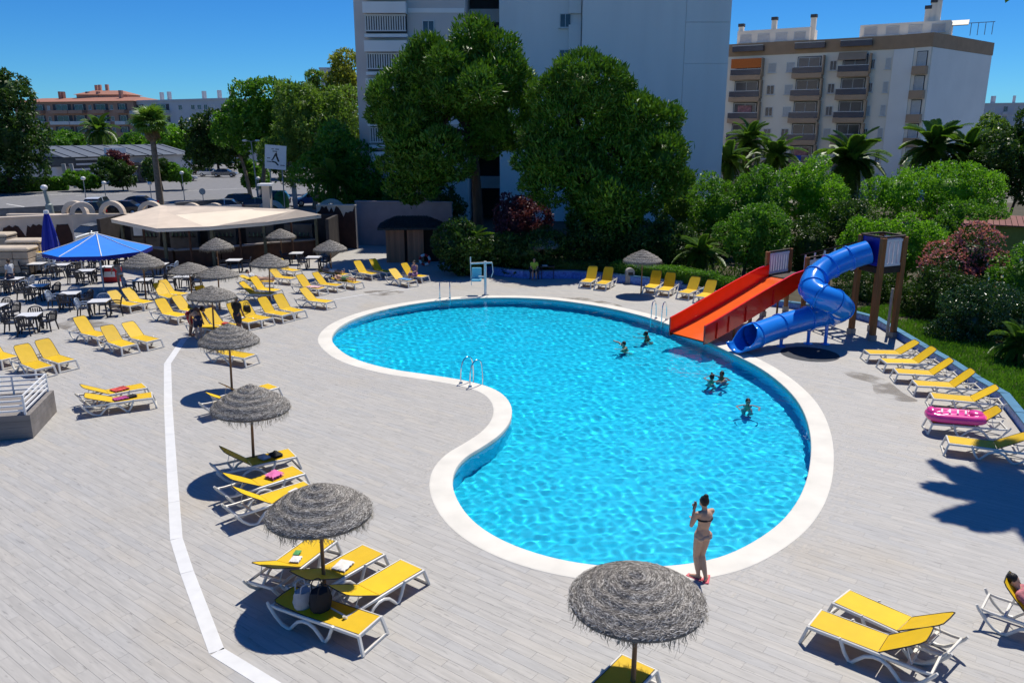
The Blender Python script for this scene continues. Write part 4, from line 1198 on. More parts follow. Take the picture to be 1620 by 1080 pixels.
hh = AT(76, 300, p.y).z; MB().tube([(0, 0, 0), (-.1, 0, 1.6), (-.12, 0, 1.7), (-.3, 0, hh)], [.34, .30, .19, .15], 12).build('column', M('pale_green_metal', (.24, .29, .27), .5, .1), o, True); MB().ball((-.3, 0, hh + .18), (.3, .3, .26)).build('globe', bulb, o, True)
p = G(78, 300); o = empty('street_lamp', p, 0, 'tall double armed street lamp by left hedge', 'street lamp', 'street lamps'); hh = AT(70, 226, p.y).z
MB().tube([(0, 0, 0), (-.7, 0, hh)], [.14, .07], 8).build('post', galv, o, True)
for s in (-1, 1): MB().tube([(-.7, 0, hh), (-.7 + s * .9, 0, hh + .15)], .05, 6).build('arm', galv, o); MB().ball((-.7 + s * 1.0, 0, hh + .12), (.4, .2, .14)).build('lamp_head', bulb, o, True)
p = G(410, 326); o = empty('street_lamp', p, 0, 'tall double armed lamp left of the sign board', 'street lamp', 'street lamps'); hh = AT(405, 224, p.y).z
MB().tube([(0, 0, 0), (-.3, 0, hh)], [.12, .06], 8).build('post', galv, o, True)
for s in (-1, 1): MB().tube([(-.3, 0, hh), (-.3 + s * .6, 0, hh + .1)], .04, 6).build('arm', galv, o); MB().ball((-.3 + s * .7, 0, hh + .1), (.3, .16, .12)).build('lamp_head', bulb, o, True)
# sign board
Y = 68.0; c = AT(436, 249, Y); o = empty('sign_board', Vn((c.x, Y, 0)), R(4), 'tilted white sign board with black emblem on tall posts', 'sign')
w, h = AT(453, 249, Y).x - AT(420, 249, Y).x, AT(436, 230, Y).z - AT(436, 268, Y).z
bd = MB().box((0, 0, 0), (w, .10, h)).build('board', whitep, o, (False), (0, 0, c.z)); bd.rotation_euler = (0, R(5), 0)
ink = M('black_ink', (.02, .02, .02), .6, .05)
def flat_mark(pts, par, y=-.056):
    mb = MB(); mb.slab([(x, y, z) for x, z in pts], (0, -1, 0), .006); return mb.build('emblem', ink, par)
flat_mark([(-.05, .30), (.10, .42), (.16, .10), (.34, -.32), (.20, -.36), (.05, .02), (-.02, .20)], bd); flat_mark([(-.06, .28), (0, .12), (-.16, -.18), (-.30, -.30), (-.34, -.24), (-.22, -.10)], bd); flat_mark([(-.28, -.30), (.06, -.36), (.30, -.62), (.18, -.66), (-.02, -.46), (-.30, -.40)], bd)
for i, (x, z, ww) in enumerate(((-.22, .66, .20), (.12, .66, .26), (-.05, .48, .36), (-.55, -.10, .22), (-.52, -.38, .34), (.56, -.62, .28))):
    x0 = x - ww / 2; k = 0
    while x0 < x + ww / 2: l = rnd.uniform(.03, .08); flat_mark([(x0, z - .04), (x0 + l, z - .04), (x0 + l, z + .04), (x0, z + .04)], bd); x0 += l + .025
for x in (-.55, .45): MB().tube([(x, .08, 0), (x, .08, c.z + .3)], .05, 8).build('post', galv, o)
p = G(468, 330); hh = AT(466, 240, p.y).z; o = empty('square_post', p, 0, 'tall square grey metal post right of the sign board', 'post')
MB().bar((0, 0, 0), (-.12, 0, hh), .42, .42).build('shaft', galv, o); MB().box((-.9, .15, hh - 1.2), (1.4, .1, 1.5)).build('ladder_frame', M('dark_steel', (.10, .11, .12), .5, .1), o)
p = G(323, 331); o = empty('round_sign', p, 0, 'small round grey traffic sign on thin pole behind bar', 'sign'); hh = AT(323, 303, p.y).z
MB().tube([(0, 0, 0), (0, 0, hh)], .04, 8).build('pole', galv, o); x = MB().lathe([(0, .02), (.32, .02), (.34, 0), (.34, -.02), (0, -.02)], 20).build('disc', galv, o, loc=(0, -.06, hh)); x.rotation_euler = (math.pi / 2, 0, 0)

# ------------------------------------------------------------------ buildings
def hit(px, A, B):                               # where the sight line column px meets the vertical plane through A, B -> distance from A
    r_ = ray(px, 205); d = B - A
    den = r_.x * d.y - r_.y * d.x
    t = (A.x * r_.y - A.y * r_.x) / den
    return t * 1.0 * 1.0 if False else ((A.y * r_.x - A.x * r_.y) / (d.x * r_.y - d.y * r_.x)) * math.hypot(d.x, d.y)
def face_frame(A, B):
    d = B - A; return math.atan2(d.y, d.x), math.hypot(d.x, d.y)
def gp(px, Y): q = AT(px, 205, Y); return Vn((q.x, Y, 0))
frame_m = M('window_frame', (.66, .66, .64), .5, .05); pane_m = M('window_glass', (.05, .06, .075), .12, .5, .5, spec=.7, rand=.5); shut_m = M('roller_shutter', (.52, .52, .50), .6, .08, 3, rand=.08)
curtain = M('curtain_cloth', (.42, .20, .20), .9, .5, 3)
WN = {}
def win_mesh(w, h, kind):
    k = (round(w, 2), round(h, 2), kind)
    if k in WN: return WN[k]
    t = .07
    mb = MB()
    mb.box((0, -.03, h / 2 - t / 2), (w, .10, t)).box((0, -.03, -h / 2 + t / 2), (w, .10, t)).box((-w / 2 + t / 2, -.03, 0), (t, .10, h - 2 * t)).box((w / 2 - t / 2, -.03, 0), (t, .10, h - 2 * t))
    if kind == 'pane': mb.box((0, -.028, 0), (t * .8, .09, h - 2 * t))
    fr = mb.mesh('window')
    pn = MB().box((0, -.012, 0), (w - 2 * t, .03, h - 2 * t)).mesh('pane')
    sl_ = MB().box((0, -.10, -h / 2 - .05), (w + .2, .22, .07)).mesh('sill')
    WN[k] = (fr, pn, sl_); return WN[k]
def window(par, x, z, w, h, kind='pane', y=0.0, mat=None):
    fr, pn, sl_ = win_mesh(w, h, kind); f_ = link('window', fr, frame_m, par, (x, y - .003, z))
    link('pane', pn, pane_m if kind == 'pane' else shut_m, f_); link('sill', sl_, frame_m, f_)
    return f_

# white high-rise behind the pines
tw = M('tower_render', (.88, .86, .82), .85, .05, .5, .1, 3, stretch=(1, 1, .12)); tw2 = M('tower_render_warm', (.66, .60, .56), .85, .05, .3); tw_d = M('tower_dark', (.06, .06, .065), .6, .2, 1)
TZ = 40.0
A, B = gp(918, 71.5), gp(1145, 71.5); rz, L_ = face_frame(A, B)
o = empty('high_rise', A, rz, 'tall pale high rise with blank shaded wall behind the pines', 'building')
split = hit(1076, A, B)
MB().box((L_ / 2, 7.2, TZ / 2), (L_ - .1, 14.0, TZ)).build('core', tw, o)
zs = [0, 5.9, 11.4, 13.6, 16.9, 22.4, 28, 33.5, TZ]
for z0, z1 in zip(zs, zs[1:]):
    for x0, x1 in ((0, split), (split, L_)):
        MB().box(((x0 + x1) / 2, .09, (z0 + z1) / 2), (x1 - x0 - .025, .20, z1 - z0 - (.025 if (x0 > 0 and z0 == 16.9) or (x0 > 0 and z1 == 16.9) else -.0))).build('wall_panel', tw, o)
x0, x1 = hit(790, A, B), -.0
MB().box(((x0 + x1) / 2, 8.0, TZ / 2), (x1 - x0, 13.0, TZ)).build('stair_wing', tw, o)
for zc in (5.6, 8.5, 11.4, 14.3, 17.2, 20.1):
    window(o, x1 - 1.35, zc, 1.0, 1.15, 'pane', 1.5); MB().box((x1 - .55, 1.45, zc + 1.55), (1.05, .5, 2.0)).build('bay', tw, o)
xa = hit(740, A, B)
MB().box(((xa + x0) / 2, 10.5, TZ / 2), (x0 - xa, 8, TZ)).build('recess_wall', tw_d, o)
for k in range(7):
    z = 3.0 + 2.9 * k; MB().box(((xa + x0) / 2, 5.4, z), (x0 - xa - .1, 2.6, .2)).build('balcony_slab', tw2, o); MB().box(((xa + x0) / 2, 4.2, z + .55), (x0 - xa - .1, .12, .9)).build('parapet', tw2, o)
xl = hit(567, A, B) + .3
wl = xa - xl; YL = -1.2
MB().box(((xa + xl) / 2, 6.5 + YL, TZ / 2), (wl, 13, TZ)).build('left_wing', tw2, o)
b0, b1 = hit(590, A, B), hit(652, A, B)
for k in range(9):
    z = 15.35 - 2.95 * 4 + 2.95 * k
    if z < 0: continue
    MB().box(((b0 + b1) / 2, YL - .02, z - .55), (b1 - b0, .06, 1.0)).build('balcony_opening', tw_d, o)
    MB().box(((b0 + b1) / 2, YL - .55, z + 2.4), (b1 - b0 + .1, 1.1, .85)).build('parapet', tw, o)
    mb = MB()
    for i in range(17): mb.box((b0 + (b1 - b0) * (i + .5) / 17, YL - .75, z + 1.25), (.11, .05, 1.15))
    mb.box(((b0 + b1) / 2, YL - .75, z + .66), (b1 - b0, .08, .10)); mb.box(((b0 + b1) / 2, YL - .75, z + 1.85), (b1 - b0, .08, .10))
    tag(mb.build('louvre', frame_m, o), kind='stuff')
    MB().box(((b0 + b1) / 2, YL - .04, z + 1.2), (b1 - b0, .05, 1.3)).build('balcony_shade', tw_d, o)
    MB().box(((b0 + b1) / 2, YL - .35, z + .30), (b1 - b0 + .1, .7, .25)).build('balcony_slab', tw, o)
    xw = hit(684, A, B); window(o, xw, z + 1.05, 1.0, 1.0, 'pane', YL); MB().box(((b1 + xa) / 2, YL - .02, z + 2.3), (xa - b1 - .2, .04, .35)).build('string_course', tw, o)

# cream apartment block on the right
cw = M('apartment_cream', (.90, .81, .67), .85, .05, .4, .1, 4); cw2 = M('apartment_white', (.90, .87, .80), .85, .04, .3); bandm = M('apartment_brown_band', (.42, .27, .16), .8, .08, 1); balb = M('balcony_brown', (.48, .32, .20), .8, .08, 1); railb = M('navy_balcony_glass', (.02, .03, .06), .2, .2, 1, spec=.6)
awn_o = M('orange_awning', (.62, .16, .03), .8, .08)
A, B, C, D = gp(1085, 122), gp(1400, 108), gp(1457, 104.5), gp(1552, 117)
o = empty('apartment_block', A, 0, 'cream apartment block with brown roof band and blue fronted balconies', 'building')
Z1, Z2 = 18.1, 19.75
def loc_(p): return p - A
back = [loc_(D) + Vn((-6, 14, 0)), loc_(A) + Vn((4, 18, 0))]
foot = [loc_(A), loc_(B), loc_(C), loc_(D)] + back
MB().prism([(p.x, p.y) for p in foot], 0, Z1).build('wall', cw, o)
big_ = offset([Vn((p.x, p.y)) for p in foot], .12)
MB().prism([(p.x, p.y) for p in big_], Z1, Z2).build('roof_band', bandm, o)
MB().prism([(p.x * 1.0, p.y + .0) for p in offset([Vn((p.x, p.y)) for p in foot], -.5)], Z2, Z2 + .03).build('roof_deck', cw, o)
fa = empty('facade', (0, 0, 0), face_frame(A, B)[0]); fa.parent = o
# window columns on the long front; parts hang on the building itself, placed in its frame
th, LAB = face_frame(A, B); ux = Vn((math.cos(th), math.sin(th), 0)); uy = Vn((-math.sin(th), math.cos(th), 0))
bpy.data.objects.remove(fa)
def on_face(A0, th_, x, y, z): return Vn((math.cos(th_) * x - math.sin(th_) * y, math.sin(th_) * x + math.cos(th_) * y, z)) + loc_(A0)
def put(ob, A0, th_, x, y, z): ob.location = on_face(A0, th_, x, y, z); ob.rotation_euler = (0, 0, th_); return ob
def bx(name, m, A0, th_, x, y, z, sx, sy, sz): return put(MB().box((0, 0, 0), (sx, sy, sz)).build(name, m, o), A0, th_, x, y, z)
for ci, (p0, p1) in enumerate(((1153, 1200), (1248, 1294), (1318, 1366))):
    x0, x1 = hit(p0, A, B), hit(p1, A, B); xc, w = (x0 + x1) / 2, x1 - x0
    for k in range(6):
        zt = 16.3 - 2.9 * k
        if zt < 1.2: continue
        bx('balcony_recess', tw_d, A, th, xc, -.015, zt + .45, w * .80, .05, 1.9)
        f_ = window(o, 0, 0, w * .74, 1.75, 'pane'); put(f_, A, th, xc, -.06, zt + .40)
        if (ci, k) in ((0, 2), (1, 4)): bx('curtain', curtain, A, th, xc, -.25, zt + .35, w * .45, .03, 1.2)
        bx('balcony_floor', balb, A, th, xc, -.62, zt - 1.12, w, 1.25, .62); 
        r_ = bx('balcony_rail', railb, A, th, xc, -1.22, zt - .42, w * .98, .06, .72); bx('hand_rail', frame_m, A, th, xc, -1.22, zt - .02, w, .1, .07)
        bx('balcony_side', balb, A, th, x1 + .06, -.6, zt + .2, .12, 1.2, 2.4)
        if ci == 0 and k == 0: bx('awning', awn_o, A, th, xc, -1.1, zt + .75, w * .98, .08, 1.25)
        if ci == 2 and k == 0: a_ = bx('awning', balb, A, th, xc - .3, -.8, zt + 1.15, w * .9, .06, 1.2); a_.rotation_euler = (R(-35), 0, th)
        if ci == 1 and k == 4: bx('towel', M('blue_towel', (.02, .08, .4), .9), A, th, xc - .2, -1.28, zt - .35, 1.0, .03, .8)
    bx('roof_terrace', railb, A, th, xc, -.5, Z1 + .9, w, .8, .7); bx('terrace_rail', frame_m, A, th, xc, -.95, Z1 + 1.3, w, .06, .08)
for (p0, p1, h, kind) in ((1208, 1220, 1.25, 'mix'), (1236, 1248, 1.25, 'shut'), (1303, 1314, 1.25, 'mix'), (1366, 1373, 1.2, 'shut'), (1389, 1397, 1.35, 'shut')):
    x0, x1 = hit(p0, A, B), hit(p1, A, B)
    for k in range(6):
        f_ = window(o, 0, 0, x1 - x0, h, 'shut' if kind == 'shut' and rnd.random() < .8 or (kind == 'mix' and rnd.random() < .4) else 'pane'); put(f_, A, th, (x0 + x1) / 2, -.003, 16.4 - 2.9 * k)
th2, LBC = face_frame(B, C); th3, LCD = face_frame(C, D)
for k in range(6):
    zt = 16.3 - 2.9 * k; x = LBC - .95
    bx('loggia_recess', tw_d, B, th2, x, -.02, zt + .35, 1.3, .06, 2.0); f_ = window(o, 0, 0, 1.1, 1.7, 'shut'); put(f_, B, th2, x, -.06, zt + .4)
    bx('loggia_front', balb, B, th2, x, -.35, zt - .95, 1.7, .7, 1.0)
bx('end_wall', cw2, C, th3, LCD / 2, -.06, Z1 / 2 - .02, LCD - .5, .1, Z1 - .06)
bx('facet_wall', cw2, B, th2, (LBC - 2.0) / 2, -.06, Z1 / 2 - .02, LBC - 2.1, .1, Z1 - .06)
for (p0, p1, h, y) in ((1150, 1262, 1.9, 3), (1340, 1480, 1.7, 3)):
    x0, x1 = hit(p0, A, B), hit(p1, A, B); bx('penthouse', cw, A, th, (x0 + x1) / 2, y + 1.5, Z2 + h / 2, x1 - x0, 5, h)
    for q in range(4): f_ = window(o, 0, 0, 1.6, 1.0, 'shut'); put(f_, A, th, x0 + (x1 - x0) * (q + .5) / 4, y - 1.01, Z2 + .85)
for px, h in ((1152, 2.6), (1203, 3.2), (1264, 3.2), (1441, 3.3), (1449, 4.0), (1457, 4.4)):
    x = hit(px, A, B); bx('chimney', cw, A, th, x, 3.2, Z2 + h / 2, .65, .65, h); bx('chimney_cap', tw_d, A, th, x, 3.2, Z2 + h + .18, .8, .8, .42)
x0, x1 = hit(1476, A, B), hit(1506, A, B); bx('solar_panel', dark_tr, A, th, (x0 + x1) / 2, 5, Z2 + 1.6, x1 - x0, 1.4, .1).rotation_euler = (R(30), 0, th)
for q in range(4): bx('roof_frame', galv, A, th, x1 + .3 + q * .8, 5, Z2 + .75, .08, .08, 1.5)
bx('roof_frame', galv, A, th, x1 + 1.3, 5, Z2 + 1.5, 3.2, .08, .08)

# distant blocks on the left
pinkw = M('salmon_render', (.60, .34, .24), .85, .08, .5); sand = M('sand_render', (.42, .25, .18), .85, .08, .5); greyw = M('grey_white_render', (.52, .53, .55), .85, .06, .4); tile = M('terracotta_tile', (.34, .15, .10), .8, .15, 3)
def far_block(label, p0, p1, Y0, Y1, ytop, wallm, roofm, cols, floors, storey=2.9, pitched=False, dep=14):
    A, B = gp(p0, Y0), gp(p1, Y1); th, L_ = face_frame(A, B); zt = AT((p0 + p1) / 2, ytop, (Y0 + Y1) / 2).z
    o = empty('distant_block', A, th, label, 'building', 'distant blocks')
    MB().box((L_ / 2, dep / 2, zt / 2), (L_, dep, zt)).build('wall', wallm, o)
    if pitched:
        mb = MB(); mb.add([(-.6, -.8, zt), (L_ + .6, -.8, zt), (L_ + .6, dep + .8, zt), (-.6, dep + .8, zt), (3, dep / 2, zt + 1.3), (L_ - 3, dep / 2, zt + 1.3)], [(0, 1, 5, 4), (1, 2, 5), (2, 3, 4, 5), (3, 0, 4), (0, 3, 2, 1)]); rf = mb.build('roof', roofm, o)
    else: rf = MB().box((L_ / 2, dep / 2, zt + .2), (L_ + .5, dep + .5, .4)).build('roof', roofm, o)
    for q in range(max(3, int(L_ / 6))): x = 2 + (L_ - 4) * rnd.random(); MB().box((x, 4 + rnd.random() * 5, zt + 1.6), (.8, .8, 2.2 + (.6 if pitched else 0))).build('chimney', wallm, rf)
    for (c0, c1, typ) in cols:
        x0, x1 = hit(c0, A, B), hit(c1, A, B)
        for k in range(floors):
            z = zt - storey * (k + .55)
            if z < 1: continue
            if typ == 'b':
                MB().box(((x0 + x1) / 2, -.02, z), (x1 - x0 - .3, .06, 1.9)).build('balcony_recess', tw_d, o)
                MB().box(((x0 + x1) / 2, -.8, z - 1.1), (x1 - x0, 1.6, .9)).build('balcony', frame_m if k % 2 else wallm, o)
                window(o, (x0 + x1) / 2, z, (x1 - x0) * .6, 1.7, 'pane', -.05)
            else: window(o, (x0 + x1) / 2, z, max(1.0, x1 - x0), 1.2, 'shut' if rnd.random() < .4 else 'pane')
    return o
far_block('salmon and sand coloured apartment block behind left trees', 28, 216, 235, 222, 161, sand, tile, ((60, 76, 'b'), (88, 118, 'b'), (119, 141, 'b'), (152, 176, 'b'), (190, 206, 'b'), (80, 84, 'w'), (145, 149, 'w'), (179, 183, 'w')), 4, 2.95, True)
far_block('pink upper storey set back on the salmon block', 128, 208, 236, 236, 150, pinkw, tile, ((140, 145, 'w'), (155, 160, 'w'), (170, 175, 'w'), (185, 190, 'w')), 1, 2.9, True, 8)
far_block('grey white apartment block behind the fan palm', 206, 362, 225, 205, 160, greyw, greyw, ((216, 232, 'b'), (245, 272, 'b'), (286, 292, 'w'), (306, 312, 'w'), (316, 322, 'w'), (326, 332, 'w'), (338, 344, 'w')), 4, 2.95)
far_block('small pale block beyond eucalyptus trees', 512, 548, 190, 190, 110, greyw, greyw, ((520, 524, 'w'), (532, 536, 'w')), 5, 2.9)
far_block('pale hillside block right of the cream apartments', 1536, 1660, 260, 250, 165, M('far_grey', (.50, .52, .56), .9, .06), greyw, ((1548, 1552, 'w'), (1564, 1568, 'w'), (1582, 1590, 'b'), (1600, 1606, 'w')), 4, 2.9)
# low white commercial building across the road
shopw = M('shop_white', (.66, .67, .70), .8, .05, .6); shopd = M('shop_glass', (.05, .06, .08), .2, .3, 1, spec=.6); slate = M('slate_sheet', (.10, .12, .15), .6, .12, 2)
A, B = gp(36, 118), gp(300, 140); th, L_ = face_frame(A, B)
o = empty('shop_building', A, th, 'long low white shop building with slate roof across the road', 'building')
def xs(p): return hit(p, A, B)
MB().box((L_ / 2, 8, 2.0), (L_, 15, 4.0)).build('wall', shopw, o); 
mb = MB(); mb.add([(xs(88), -1.2, 4.2), (xs(298), -1.2, 4.2), (xs(298), 8, 5.7), (xs(88), 8, 5.7), (xs(88), 16, 4.2), (xs(298), 16, 4.2)], [(0, 1, 2, 3), (3, 2, 5, 4), (0, 3, 4), (1, 5, 2)]); rf = mb.build('roof', slate, o)
for k in range(9): x = xs(100) + (xs(290) - xs(100)) * k / 8; MB().bar((x, -1.15, 4.26), (x, 8, 5.76), .12, .1).build('roof_rib', slate, rf)
MB().box((xs(50), -.4, 2.0), (xs(92) - xs(40), .8, 3.2)).build('annex', shopw, o); MB().box((xs(78), -.85, 3.5), (5.5, .1, 1.3)).build('window_band', shopd, o)
for k in range(4): MB().box(((xs(103) + xs(148)) / 2, -.3, 1.6 + .75 * k), (xs(148) - xs(103), .25, .28)).build('louvre', shopw, o)
MB().box(((xs(103) + xs(148)) / 2, -.03, 2.2), (xs(148) - xs(103), .05, 3.6)).build('glass_front', shopd, o)
MB().box((xs(175), -.5, 3.8), (3.0, 1.0, 3.4)).build('sign_panel', whitep, o); MB().box(((xs(207) + xs(232)) / 2, -1.4, 2.9), (xs(232) - xs(207), 2.8, .35)).build('porch', M('porch_roof', (.36, .30, .24), .8), o); MB().box(((xs(207) + xs(232)) / 2, -.05, 1.3), (xs(232) - xs(207) - .6, .1, 2.6)).build('entrance', shopd, o)
for p in (209, 230): MB().box((xs(p), -2.6, 1.4), (.3, .3, 2.8)).build('porch_post', shopw, o)
q = G(50, 297); o = MB().box((q.x, q.y, 1.3), (1.9, .3, 2.6)).build('red_sign', M('crimson_panel', (.42, .02, .06), .6, .05)); tag(o, 'crimson panel standing behind the left hedge', 'sign')
for px, lab in ((108, 'left'), (120, 'right')):
    q = G(px, 297); o = empty('concrete_fin', q, R(20), 'tall narrow concrete fin, %s of pair at end of hedge' % lab, 'fin'); MB().bar((0, 0, 0), (-.25, 0, 3.4), .5, .45).build('shaft', M('pale_concrete', (.42, .43, .45), .85, .08), o)
# low house behind the garden on the right
A, B = gp(1560, 46), gp(1700, 44); th, L_ = face_frame(A, B); zt = AT(1590, 355, 46).z
o = empty('garden_house', A, th, 'low yellow green house with maroon ribbed roof at right edge', 'house')
MB().box((L_ / 2, 3, zt / 2), (L_, 6, zt)).build('wall', M('olive_wall', (.22, .26, .06), .9, .1), o)
rr = AT(1580, 337, 50).z - zt
for k in range(int((L_ + .6) / .3)): MB().bar((-.3 + .3 * k, -.5, zt + .06), (-.3 + .3 * k, 3.6, zt + rr), .27, .07).build('roof_sheet', M('maroon_roof', (.20, .075, .06), .8, .15, 3, rand=.08), o)

# ------------------------------------------------------------------ vegetation
def shell_points(blobs, n, rg, deep=.78):
    """points on the outside of a heap of ellipsoids, with outward directions"""
    B = np.array(blobs, float); w = (B[:, 3] * B[:, 4] * B[:, 5]) ** (2 / 3); w /= w.sum()
    P, Nn = [], []; got = 0
    while got < n:
        k = rg.choice(len(B), int(n * 1.5), p=w); d = rg.normal(size=(len(k), 3)); d /= np.linalg.norm(d, axis=1)[:, None]
        rr = (rg.uniform(.74, 1.10, len(k)) + (rg.random(len(k)) < .12) * rg.uniform(0, .28, len(k)))[:, None]
        p = B[k, :3] + d * B[k, 3:] * rr
        keep = np.ones(len(k), bool)
        for b in B:
            q = ((p - b[:3]) / b[3:]); keep &= (q ** 2).sum(1) > deep ** 2
        s_ = .9 / max(.35, float(np.median(B[:, 3])))                       # ragged gaps
        g_ = np.sin(p[:, 0] * 2.3 * s_ + 1.3 * np.sin(p[:, 2] * 1.7 * s_)) + np.sin(p[:, 1] * 2.1 * s_ + 1.1 * np.sin(p[:, 0] * 1.9 * s_)) + np.sin(p[:, 2] * 2.7 * s_ + p[:, 1] * s_)
        keep &= (g_ > -1.0) | (rg.random(len(k)) < .25)
        nn = d / B[k, 3:]; nn /= np.linalg.norm(nn, axis=1)[:, None]
        P.append(p[keep]); Nn.append(nn[keep]); got += keep.sum()
        if keep.sum() == 0: break
    return np.concatenate(P)[:n], np.concatenate(Nn)[:n]
def leaf_mesh(name, P, Nn, rg, ln, wd, along=.25, up=.35, jit=.6):
    """one small four-cornered leaf per point"""
    n = len(P)
    ax = rg.normal(size=(n, 3)) * (1 - along) + Nn * along * 2 + np.array([0, 0, up]); ax /= np.linalg.norm(ax, axis=1)[:, None]
    nr = Nn + rg.normal(size=(n, 3)) * jit; s = np.cross(ax, nr); s /= np.linalg.norm(s, axis=1)[:, None] + 1e-9
    l = (.5 + .95 * rg.random(n) ** 1.5)[:, None] * ln; w = rg.uniform(.55, 1.35, n)[:, None] * wd / 2
    fold = np.cross(s, ax) * w * .35
    V = np.stack([P - ax * l * .45, P + s * w + fold, P + ax * l * .55, P - s * w + fold], 1).reshape(-1, 3)
    return np_mesh(name, V, np.arange(4 * n).reshape(-1, 4))
def lumps(env, k, r0, r1, rg, flat=.85, fill=.75):
    """a crown outline: k clumps spread over envelope ellipsoids"""
    out = []
    for (cx, cy, cz, rx, ry, rz) in env:
        m = max(6, int(1.7 * k * (rx * rz) / sum(e_[3] * e_[5] for e_ in env)))
        for _ in range(m):
            d = rg.normal(size=3); d /= np.linalg.norm(d); q = rg.uniform(.35, 1) ** .5 * fill
            r_ = r0 * .62 + (r1 - r0 * .62) * rg.random() ** 1.8
            out.append((cx + d[0] * rx * q, cy + d[1] * ry * q, cz + d[2] * rz * q, r_, r_, r_ * flat))
        out.append((cx, cy, cz, rx * .62, ry * .62, rz * .62))
    return out
def env_px(boxes, Y, base, dep=.85):
    """envelope ellipsoids from outline boxes (px0, px1, top, bottom[, dY]) at depth Y, relative to base"""
    e_ = []
    for b in boxes:
        dy = b[4] if len(b) > 4 else 0
        a, c = AT(b[0], (b[2] + b[3]) / 2, Y + dy), AT(b[1], (b[2] + b[3]) / 2, Y + dy); t, u = AT((b[0] + b[1]) / 2, b[2], Y + dy).z, AT((b[0] + b[1]) / 2, b[3], Y + dy).z
        rx = (c.x - a.x) / 2; rz = (t - u) / 2
        e_.append(((a.x + c.x) / 2 - base.x, dy, (t + u) / 2 - base.z, rx, max(rx, rz * .6) * dep, rz))
    return e_
bark = M('bark', (.085, .055, .038), .9, .35, 4, .8, 14, stretch=(1, 1, .3)); palebark = M('pale_bark', (.20, .16, .12), .9, .3, 4, .6, 14)
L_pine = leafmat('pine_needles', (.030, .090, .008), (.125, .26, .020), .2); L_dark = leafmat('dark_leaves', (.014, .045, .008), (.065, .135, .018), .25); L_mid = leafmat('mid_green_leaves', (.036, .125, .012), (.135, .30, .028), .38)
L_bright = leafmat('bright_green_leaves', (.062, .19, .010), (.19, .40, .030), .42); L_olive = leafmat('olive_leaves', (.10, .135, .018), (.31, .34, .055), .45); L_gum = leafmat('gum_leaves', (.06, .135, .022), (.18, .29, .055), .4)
L_gloss = leafmat('glossy_leaves', (.014, .045, .012), (.06, .14, .035), .2, .25, .6); L_pink = leafmat('pink_blossom', (.32, .07, .12), (.60, .26, .30), .3); L_white = leafmat('white_blossom', (.60, .58, .52), (.78, .76, .70), .2); L_palm = leafmat('palm_leaf', (.05, .14, .018), (.18, .30, .045), .35, .4); L_dry = leafmat('dry_leaf', (.16, .10, .05), (.30, .21, .10), .2)
L_mag = leafmat('magenta_leaves', (.05, .012, .02), (.20, .06, .09), .3)
def plant(name, label, cat, boxes, Y, leafm, n, ln, wd, seed, group, lump=(30, .7, 1.3), trunk=None, tm=None, up=.35, along=.25, core=True, flowers=None, jit=.6, basepx=None, deep=.74, fill=.98):
    rg = np.random.default_rng(seed)
    bx_ = basepx if basepx is not None else sum(b[0] + b[1] for b in boxes) / 2 / len(boxes)
    base = AT(bx_, 205, Y); base.z = 0
    env = env_px(boxes, Y, base)
    o = empty(name, base, 0, label, cat, group)
    bl = lumps(env, lump[0], lump[1], lump[2], rg, fill=fill)
    bl = [b for b in bl if b[2] + b[5] > .1]
    P, Nn = shell_points(bl, n, rg, deep)
    k = P[:, 2] > .05; P, Nn = P[k], Nn[k]
    cr = link('crown', leaf_mesh('crown', P, Nn, rg, ln, wd, along, up, jit), leafm, o); tag(cr, kind='stuff')
    if core:
        mb = MB()
        for e_ in env:
            mb.ball(e_[:3], (e_[3] * .5, e_[4] * .5, e_[5] * .5), 12, 8)
        mb.build('inner_foliage', leafm, o, 'all')
    if flowers:
        fm, fn, fs = flowers; P2, N2 = shell_points(bl, fn, rg, .95)
        tag(link('blossom', leaf_mesh('blossom', P2 + N2 * .06, N2, rg, fs, fs, .3, .3, .8), fm, o), kind='stuff')
    top = max(e_[2] for e_ in env)
    mid_ = max(env, key=lambda e_: e_[3] * e_[5])
    tr = trunk or .12
    pth = [(0, 0, 0), ((mid_[0]) * .25, mid_[1] * .25, mid_[2] * .45), (mid_[0] * .8, mid_[1] * .8, mid_[2] * .95)]
    t_ = MB().tube(spline(pth, 4, False), [tr * (1 - .55 * i / 8) for i in range(9)], 9).build('trunk', tm or bark, o, True)
    for e_ in env[:6]:
        for q in range(2):
            d = Vn((rg.uniform(-.45, .45), rg.uniform(-.3, .3), .1)); a = Vn(pth[1]).lerp(Vn(pth[2]), .4 + .5 * q); b = Vn(e_[:3]) + Vn((d.x * e_[3], d.y * e_[4], d.z * e_[5]))
            MB().tube([a, a.lerp(b, .5) + Vn((0, 0, .2)), b], [tr * .45, tr * .3, tr * .12], 6).build('limb', tm or bark, t_, True)
    return o
gP, gS, gR, gL = 'stone pines', 'garden shrubs', 'trees beyond the garden', 'street trees on the left'
plant('pine_tree', 'left and taller one of two big pines behind the hut', 'tree', [(600, 745, 48, 205), (655, 815, 30, 190, .5), (725, 848, 62, 215), (572, 720, 115, 275, -1), (705, 842, 125, 265, .5), (585, 745, 190, 325, -1.5), (640, 800, 75, 190, -2)], 54, L_pine, 60000, .40, .13, 21, gP, (100, .8, 1.6), .42, fill=.80, up=.75, along=.45, basepx=757)
plant('pine_tree', 'right and lower one of two big pines, beside blank tower wall', 'tree', [(840, 985, 76, 225), (900, 1040, 100, 250), (940, 1075, 145, 300, -.5), (990, 1095, 195, 320, -1), (812, 950, 165, 325, -.5), (880, 1040, 240, 378, -1.5)], 50, L_pine, 56000, .38, .12, 22, gP, (100, .75, 1.5), .42, fill=.82, up=.75, along=.45, basepx=985)
